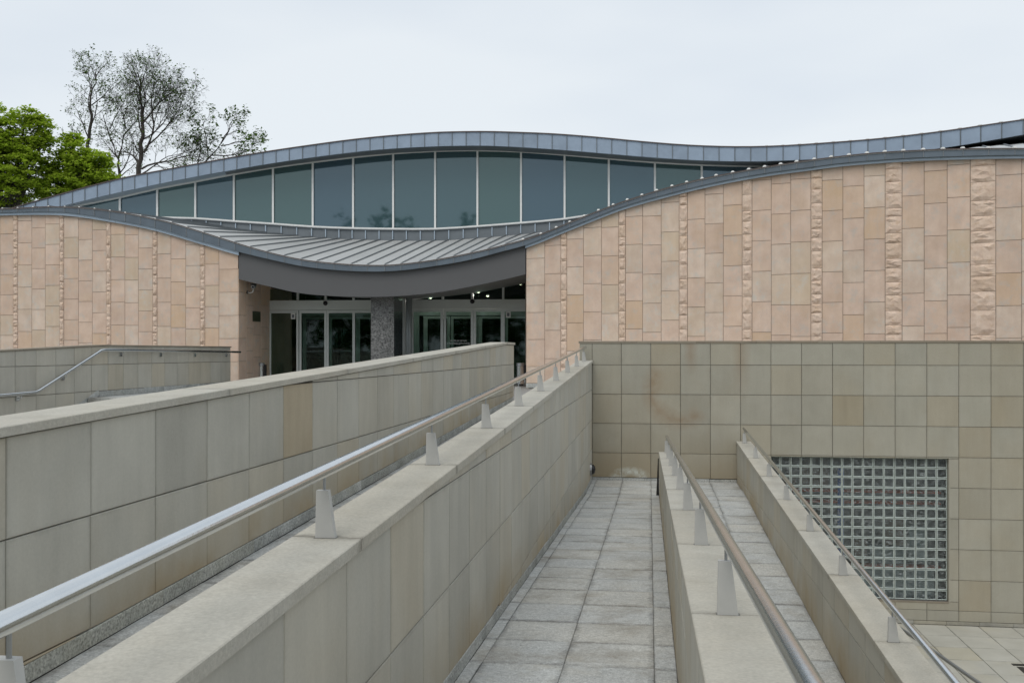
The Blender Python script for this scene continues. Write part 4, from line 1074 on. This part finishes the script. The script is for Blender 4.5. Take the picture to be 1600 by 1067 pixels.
# granite pillar
PY = 29.6
px0, px1, px2 = 579.5, 615.5, 628
xl, xr = (px0-CX)/F*PY, (px1-CX)/F*PY
zt = 2.15
pil = piece('granite_pillar', *join(box(xl, xr, PY, PY+1.0, PLAZA, -.1-.006), box(xl, xr, PY, PY+1.0, -.1, .8-.006), box(xl, xr, PY, PY+1.0, .8, zt)), M['pillar'], mus, label='speckled grey granite pillar')
xs = (px2-CX)/F*(PY+1.0)
piece('pillar_cladding', [(xr+.002, PY+.01, PLAZA), (xs+.02, PY+1.0, PLAZA), (xr+.002, PY+1.0, PLAZA), (xr+.002, PY+.01, zt), (xs+.02, PY+1.0, zt), (xr+.002, PY+1.0, zt)], [(0, 2, 1), (3, 4, 5), (0, 1, 4, 3), (1, 2, 5, 4), (2, 0, 3, 5)], M['pillar_s'], pil)
Yc = hit(639, DP, Dd)[1].y-.25; xc = (639-CX)/F*Yc
piece('round_column', *tube([(xc, Yc, PLAZA), (xc, Yc, 2.0)], .105, 20), M['column'], mus, smooth=True)

# ---- things at the entrance
sc = thing('security_camera', 'small security camera on a pale bent arm on the side wall left of the doors', 'camera', (-8.17, 30.55, 1.8), rot=0.)
def wp(px, py, Y): return world_pt(px, py, Y)
xw = -8.19
piece('wall_plate', *tube([(xw-.02, 30.62, 1.84), (xw+.03, 30.62, 1.84)], .05, 10), M['black'], sc)
piece('arm', *tube([(xw+.02, 30.62, 1.84), (xw+.10, 30.6, 1.82), (xw+.19, 30.57, 1.84), (xw+.24, 30.54, 1.93)], .02, 8), M['clip'], sc, smooth=True)
cb = piece('camera_body', *tube([(xw+.25, 30.60, 2.03), (xw+.25, 30.40, 1.99)], .055, 14), M['steel_d'], sc, smooth=False)
piece('lens', *tube([(xw+.25, 30.397, 1.989), (xw+.25, 30.385, 1.986)], .036, 12), M['lens'], cb)
piece('sun_hood', *box(xw+.19, xw+.31, 30.36, 30.62, 2.05, 2.10), M['black'], cb)
pq = thing('wall_plaque', 'small dark green rectangular plaque on the side wall left of the doors', 'plaque', (-8.13, 31.3, 1.12), rot=math.atan2(rd_n.y, rd_n.x))
R_ = Matrix.Rotation(-math.atan2(rd_n.y, rd_n.x), 3, 'Z')
oL = R_ @ Vector((LC.x, LC.y, 0)); ORG[pq.name] = Vector((oL.x+1.3, oL.y, 1.12)); pq.location = R_.inverted() @ ORG[pq.name]
piece('plaque_board', *box(oL.x+1.04, oL.x+1.60, oL.y-.045, oL.y-.016, .96, 1.28), M['plaque'], pq)
piece('plaque_face', *box(oL.x+1.09, oL.x+1.55, oL.y-.052, oL.y-.044, .99, 1.25), M['plaque_i'], pq)
def bin_(x, y, lab, r=.105, h=.66):
    t = thing('litter_bin', lab, 'bin', (x, y, PLAZA), rot=0.)
    b = piece('bin_body', *tube([(x, y, PLAZA+.05), (x, y, PLAZA+h-.10)], r, 20), M['steel'], t, smooth=False)
    piece('bin_lid', *tube([(x, y, PLAZA+h-.095), (x, y, PLAZA+h-.01), (x, y, PLAZA+h)], [r+.006, r+.006, r-.02], 20), M['steel_d'], t)
    piece('bin_foot', *tube([(x, y, PLAZA), (x, y, PLAZA+.05)], r*.85, 16), M['black'], t)
    piece('wall_bracket', *box(x+r-.01, x+r+.06, y-.05, y+.05, PLAZA+.2, PLAZA+h-.06), M['black'], t)
wL = wp(408, 568, 31.6)
bin_(wL.x, wL.y, 'slim steel litter bin standing by the left side wall of the entrance')
wR = wp(813, 568, 29.6)
bin_(wR.x, wR.y, 'slim steel litter bin standing beside the right pink wall corner', r=.115, h=.68)

# ------------------------------------------------------------------ trees
class TB:
    def __init__(s): s.v, s.f, s.tips = [], [], []
    def seg(s, pts, rs, n):
        v, f = tube(pts, rs, n, cap=False); k = len(s.v); s.v += v; s.f += [tuple(i+k for i in q) for q in f]
def grow(tb, p, d, L, r, lvl, maxl, rnd, spread, upb, nch, droop=0):
    ns = 4 if lvl < 2 else 3
    pts, rs = [p], [r]
    cur = p; dd = d.copy()
    for i in range(ns):
        dd = (dd+Vector((rnd.gauss(0, 1), rnd.gauss(0, 1), rnd.gauss(0, 1)))*(.10+.04*lvl)+Vector((0, 0, upb))*.12).normalized()
        cur = cur+dd*(L/ns); pts.append(cur); rs.append(r*(1-.45*(i+1)/ns))
    tb.seg(pts, rs, 6 if lvl == 0 else (4 if lvl < 3 else 3))
    if lvl >= maxl-1: tb.tips += pts[1:]
    if lvl >= maxl: return
    nc = nch[min(lvl, len(nch)-1)]
    for c in range(nc):
        t = rnd.uniform(.35, 1.0) if c else 1.0
        i = min(ns-1, int(t*ns)); q = pts[i]+(pts[i+1]-pts[i])*(t*ns-i)
        ax = Vector((rnd.gauss(0, 1), rnd.gauss(0, 1), rnd.gauss(0, 1))).normalized()
        perp = dd.cross(ax).normalized()
        nd = (dd*math.cos(spread)+perp*math.sin(spread)*rnd.uniform(.6, 1.2)).normalized()
        nd.y *= .8
        grow(tb, q, nd, L*rnd.uniform(.55, .82), r*(.6 if c else .68)*(1-.3*(1-t)), lvl+1, maxl, rnd, spread, upb, nch)
def leaves(pts, rnd, per, spread, size, vs, fs):
    for p in pts:
        for _ in range(per):
            c = p+Vector((rnd.gauss(0, spread), rnd.gauss(0, spread), rnd.gauss(0, spread*.7)))
            a = Vector((rnd.gauss(0, 1), rnd.gauss(0, 1), rnd.gauss(0, .5))).normalized(); b = a.cross(Vector((rnd.gauss(0, .5), rnd.gauss(0, .5), 1))).normalized()
            s = size*rnd.uniform(.6, 1.3); k = len(vs)
            vs += [c-a*s*.5, c+b*s*.3, c+a*s*.5, c-b*s*.3]; fs.append((k, k+1, k+2, k+3))
def tree(name, label, x, y, base, trunk_h, lean, L, r, maxl, seed, spread, upb, nch, per, lsize, lspread, lm, prob=1., grp=None, extra=None):
    rnd = random.Random(seed)
    t = thing(name, label, 'tree', (x, y, base), rot=0., group=grp)
    tb = TB(); p0 = Vector((x, y, base)); d = Vector(lean).normalized()
    top = p0+d*trunk_h
    mid = p0+d*trunk_h*.5+Vector((rnd.uniform(-.15, .15), 0, 0))
    tb.seg([p0, mid, top], [r*1.4, r*1.15, r], 8)
    grow(tb, top, d, L, r, 0, maxl, rnd, spread, upb, nch)
    for (fr_, dx, LL, rr2) in (extra or []):
        q = p0+d*trunk_h*fr_; grow(tb, q, Vector(dx).normalized(), LL, rr2, 1, maxl, rnd, spread, upb, nch)
    piece('trunk', tb.v, tb.f, M['bark'], t)
    vs, fs = [], []
    tips = [q for q in tb.tips if rnd.random() < prob]
    leaves(tips, rnd, per, lspread, lsize, vs, fs)
    if vs: piece('crown', vs, fs, M[lm], t)
    return t, tb
def at(px, Y): return (px-CX)/F*Y
YB = 52
def twig(tb, p, d, L, r, lvl, maxl, rnd, up):
    ns = max(3, int(L/.35)) if lvl < 3 else 3
    pts, rs, cur, dd = [p], [r], p, d.copy()
    for i in range(ns):
        dd = (dd+Vector((rnd.gauss(0, 1), rnd.gauss(0, .7), rnd.gauss(0, 1)))*.16+Vector((0, 0, up))).normalized()
        cur = cur+dd*(L/ns); pts.append(cur); rs.append(max(.005, r*(1-.75*(i+1)/ns)))
    tb.seg(pts, rs, 5 if lvl < 2 else 3)
    if lvl >= maxl-1: tb.tips += pts[1:]
    if lvl >= maxl: return
    m = max(3, int(L*(2.9, 4.6, 7.0, 8.0)[min(lvl, 3)]))
    for c in range(m):
        t = .22+.78*(c+rnd.random())/m
        f_ = min(ns-1, int(t*ns)); q = pts[f_]+(pts[f_+1]-pts[f_])*(t*ns-f_ if t < 1 else 1)
        dl = (pts[f_+1]-pts[f_]).normalized()
        ax = Vector((rnd.gauss(0, .6), 1, rnd.gauss(0, .6))).normalized()*(1 if (c % 2) else -1)
        perp = dl.cross(ax).normalized(); an = rnd.uniform(.45, .95)
        nd = dl*math.cos(an)+perp*math.sin(an)
        twig(tb, q, nd, L*rnd.uniform(.38, .62)*(1.15-.5*t), r*(1-.75*t)*.5+.003, lvl+1, maxl, rnd, up*.8)
def fine_tree(label, pts, r0, brs, seed, prob, maxl=4, per=1, ls=.13):
    rnd = random.Random(seed)
    P = [Vector((at(px, YB), YB+dy, zz(py, YB))) for px, py, dy in pts]
    base = Vector((P[0].x, P[0].y, -1.1))
    t = thing('sparse_tree', label, 'tree', tuple(base), rot=0.)
    tb = TB(); allp = [base]+P
    n = len(allp); rs = [r0*1.3]+[r0*(1-.85*i/(n-2)) for i in range(n-1)]
    dense, dr = [], []
    for i in range(n-1):
        for q in range(4):
            f_ = q/4; v = allp[i].lerp(allp[i+1], f_)+Vector((rnd.gauss(0, .04), rnd.gauss(0, .04), 0)); dense.append(v); dr.append(rs[i]+(rs[i+1]-rs[i])*f_)
    dense.append(allp[-1]); dr.append(rs[-1]); tb.seg(dense, dr, 7)
    for (px, py, tx, ty, r) in brs:
        a_ = Vector((at(px, YB), P[0].y, zz(py, YB))); b_ = Vector((at(tx, YB), P[0].y+rnd.uniform(-1, 1), zz(ty, YB)))
        d = b_-a_; twig(tb, a_, d.normalized(), d.length*1.05, r*.8, 0, maxl, rnd, .05)
    piece('trunk', tb.v, tb.f, M['bark'], t)
    vs, fs = [], []
    leaves([q for q in tb.tips if rnd.random() < prob], rnd, per, .10, ls, vs, fs)
    piece('crown', vs, fs, M['leaf_s'], t)
YB = 52
def zz(py, Y=44.0): return (HY-py)/F*Y
fine_tree('tall thin leafed tree furthest left of the bare trees, behind the green ones', [(137, 300, 0), (136, 240, 0), (142, 190, 0), (143, 150, 0), (150, 110, 0)], .13,
  [(138, 215, 112, 170, .05), (140, 200, 175, 150, .05), (142, 180, 120, 120, .045), (143, 165, 178, 120, .045), (143, 150, 126, 98, .035), (148, 125, 168, 92, .035), (143, 150, 150, 88, .035), (137, 240, 105, 205, .04), (138, 230, 165, 205, .04)], 11, .20, 4, 1, .12)
fine_tree('forked nearly bare tree between the two tallest bare trees', [(181, 330, 1), (176, 275, 1), (173, 245, 1), (166, 222, 1)], .12,
  [(166, 222, 150, 165, .06), (173, 243, 192, 165, .07), (173, 243, 140, 215, .04), (185, 195, 178, 140, .04), (176, 265, 215, 215, .045), (180, 180, 205, 150, .04), (178, 270, 205, 240, .04), (160, 195, 165, 130, .04)], 23, .18, 4, 1, .12)
fine_tree('largest nearly bare tree with dark trunk and rounded fan of twigs', [(227, 330, -1), (229, 265, -1), (233, 220, -1), (233, 185, -1), (230, 150, -1), (232, 125, -1)], .15,
  [(229, 265, 207, 200, .07), (228, 275, 218, 235, .06), (233, 215, 205, 150, .06), (234, 200, 290, 145, .07), (234, 190, 262, 115, .06), (233, 175, 205, 120, .05), (231, 150, 245, 108, .05), (230, 150, 222, 108, .04), (236, 245, 318, 160, .08), (240, 235, 325, 195, .06), (232, 270, 318, 228, .07), (232, 278, 300, 250, .055), (233, 250, 200, 215, .04), (234, 225, 300, 180, .05)], 38, .17, 4, 1, .12)
fine_tree('leaning half leafed tree at the right end of the bare group above the roof', [(283, 330, 0), (300, 280, 0), (325, 250, 0), (345, 225, 0)], .1,
  [(310, 268, 312, 205, .05), (325, 250, 335, 190, .045), (330, 243, 392, 215, .05), (345, 225, 360, 178, .04), (345, 225, 380, 182, .04), (315, 262, 375, 245, .045), (345, 228, 398, 222, .04), (300, 280, 290, 220, .04)], 47, .22, 4, 1, .17)
def green_tree(label, blobs, x, y, seed, trunk):
    rnd = random.Random(seed)
    t = thing('leafy_tree', label, 'tree', (x, y, -1.1), rot=0.)
    tb = TB(); tb.seg([Vector((x, y, -1.1)), Vector((x+.1, y, 2)), Vector((x, y, trunk))], [.28, .24, .2], 8)
    vs, fs = [], []
    for (bx, by, bz, rx, ry, rz, nc) in blobs:
        c0 = Vector((bx, by, bz))
        tb.seg([Vector((x, y, trunk)), (Vector((x, y, trunk))+c0)/2+Vector((0, 0, -.4)), c0], [.13, .09, .04], 5)
        for q in range(nc):
            d = Vector((rnd.gauss(0, 1), rnd.gauss(0, 1), rnd.gauss(0, 1))).normalized()
            rr = rnd.uniform(.55, 1.08)
            c = c0+Vector((d.x*rx, d.y*ry, d.z*rz))*rr
            if q % 3 == 0: tb.seg([c0+(c-c0)*.2, c0+(c-c0)*.6+Vector((0, 0, -.12)), c], [.035, .022, .008], 3)
            R = rnd.uniform(.2, .42)
            for _ in range(38):
                a = rnd.uniform(0, 6.283); ra = R*math.sqrt(rnd.random())
                p = c+Vector((math.cos(a)*ra, math.sin(a)*ra, rnd.gauss(0, .05)-.25*ra*ra))
                s = rnd.uniform(.09, .17); nrm = Vector((rnd.gauss(0, .45), rnd.gauss(0, .45), 1)).normalized()
                u = nrm.cross(Vector((rnd.gauss(0, 1), rnd.gauss(0, 1), 0))).normalized(); w = nrm.cross(u)
                k = len(vs); vs += [p-u*s*.5, p+w*s*.42, p+u*s*.5, p-w*s*.42]; fs.append((k, k+1, k+2, k+3))
    piece('trunk', tb.v, tb.f, M['bark'], t); piece('crown', vs, fs, M['leaf_g'], t)
YG = 44.0
def bl(px, py, rx, rz, nc, dy=0): return (at(px, YG), YG+dy, zz(py), rx*YG/F, rx*YG/F, rz*YG/F, nc)
green_tree('bright green leafy tree at the far left edge of the photo', [bl(-40, 235, 55, 45, 130), bl(15, 215, 32, 28, 85), bl(60, 198, 20, 18, 36), bl(25, 262, 50, 26, 100), bl(10, 300, 55, 26, 90), bl(-10, 180, 30, 16, 40), bl(40, 182, 22, 13, 26), bl(50, 235, 28, 24, 70), bl(0, 240, 40, 30, 90), bl(30, 285, 40, 18, 60), bl(66, 216, 16, 14, 24)], at(5, YG), YG, 3, 5.2)
green_tree('bright green leafy tree just left of the zinc roof, below the bare trees', [bl(100, 232, 26, 22, 60, 1), bl(120, 268, 45, 26, 110, 1), bl(80, 290, 45, 24, 90, 1), bl(150, 282, 30, 20, 60, 1), bl(98, 210, 16, 10, 20, 1), bl(140, 245, 24, 14, 34, 1), bl(160, 300, 30, 14, 40, 1), bl(110, 250, 34, 18, 60, 1), bl(70, 262, 26, 16, 40, 1), bl(118, 296, 50, 14, 60, 1)], at(105, YG), YG+1, 5, 5.2)
# trees across the street behind the viewer, reflected in the glass
rnd = random.Random(9)
vs, fs = [], []
for k in range(60):
    x = -110+k*3.6+rnd.uniform(-1.2, 1.2); y = -62+rnd.uniform(-4, 4)
    h = 13.5+rnd.uniform(-2, 2)
    if -67 < x < -52: h = 21.2-abs(x+60)*.2+rnd.uniform(-.6, .5)
    if -47.5 < x < -44: h = 20.5
    for q in range(130):
        d = Vector((rnd.gauss(0, 1), rnd.gauss(0, 1), rnd.gauss(0, 1))).normalized()*rnd.uniform(.4, 1)
        t_ = (d.z+1)/2; w_ = 2.9 if t_ < .6 else 2.9*(1.35-t_)*1.3
        c = Vector((x+d.x*w_, y+d.y*3, -1.5+(h+1.5)*t_))
        for _ in range(7):
            p = c+Vector((rnd.gauss(0, .5), rnd.gauss(0, .6), rnd.gauss(0, .4))); s = rnd.uniform(.4, 1.0)
            u = Vector((rnd.gauss(0, 1), rnd.gauss(0, 1), rnd.gauss(0, 1))).normalized(); w = u.cross(Vector((rnd.gauss(0, 1), 1, rnd.gauss(0, 1)))).normalized()
            i = len(vs); vs += [p-u*s*.5, p+w*s*.5, p+u*s*.5, p-w*s*.5]; fs.append((i, i+1, i+2, i+3))
o = bpy.data.objects.new('distant_woodland', mesh_of('distant_woodland', vs, fs, [M['leaf_far']])); link(o); o['kind'] = 'stuff'; o['label'] = 'belt of dark green trees across the street, reflected in the glass'; o['category'] = 'woodland'

for o_ in C.objects:
    if o_.parent is None and 'group' not in o_.keys():
        base_ = o_.name.split('.')[0]
        g_ = {'parapet_wall': 'stone parapets along the ramps', 'handrail': 'steel handrails on the parapets', 'litter_bin': 'steel litter bins at the entrance',
              'sparse_tree': 'nearly bare trees behind the museum', 'leafy_tree': 'bright green trees at the left'}.get(base_)
        if g_: o_['group'] = g_
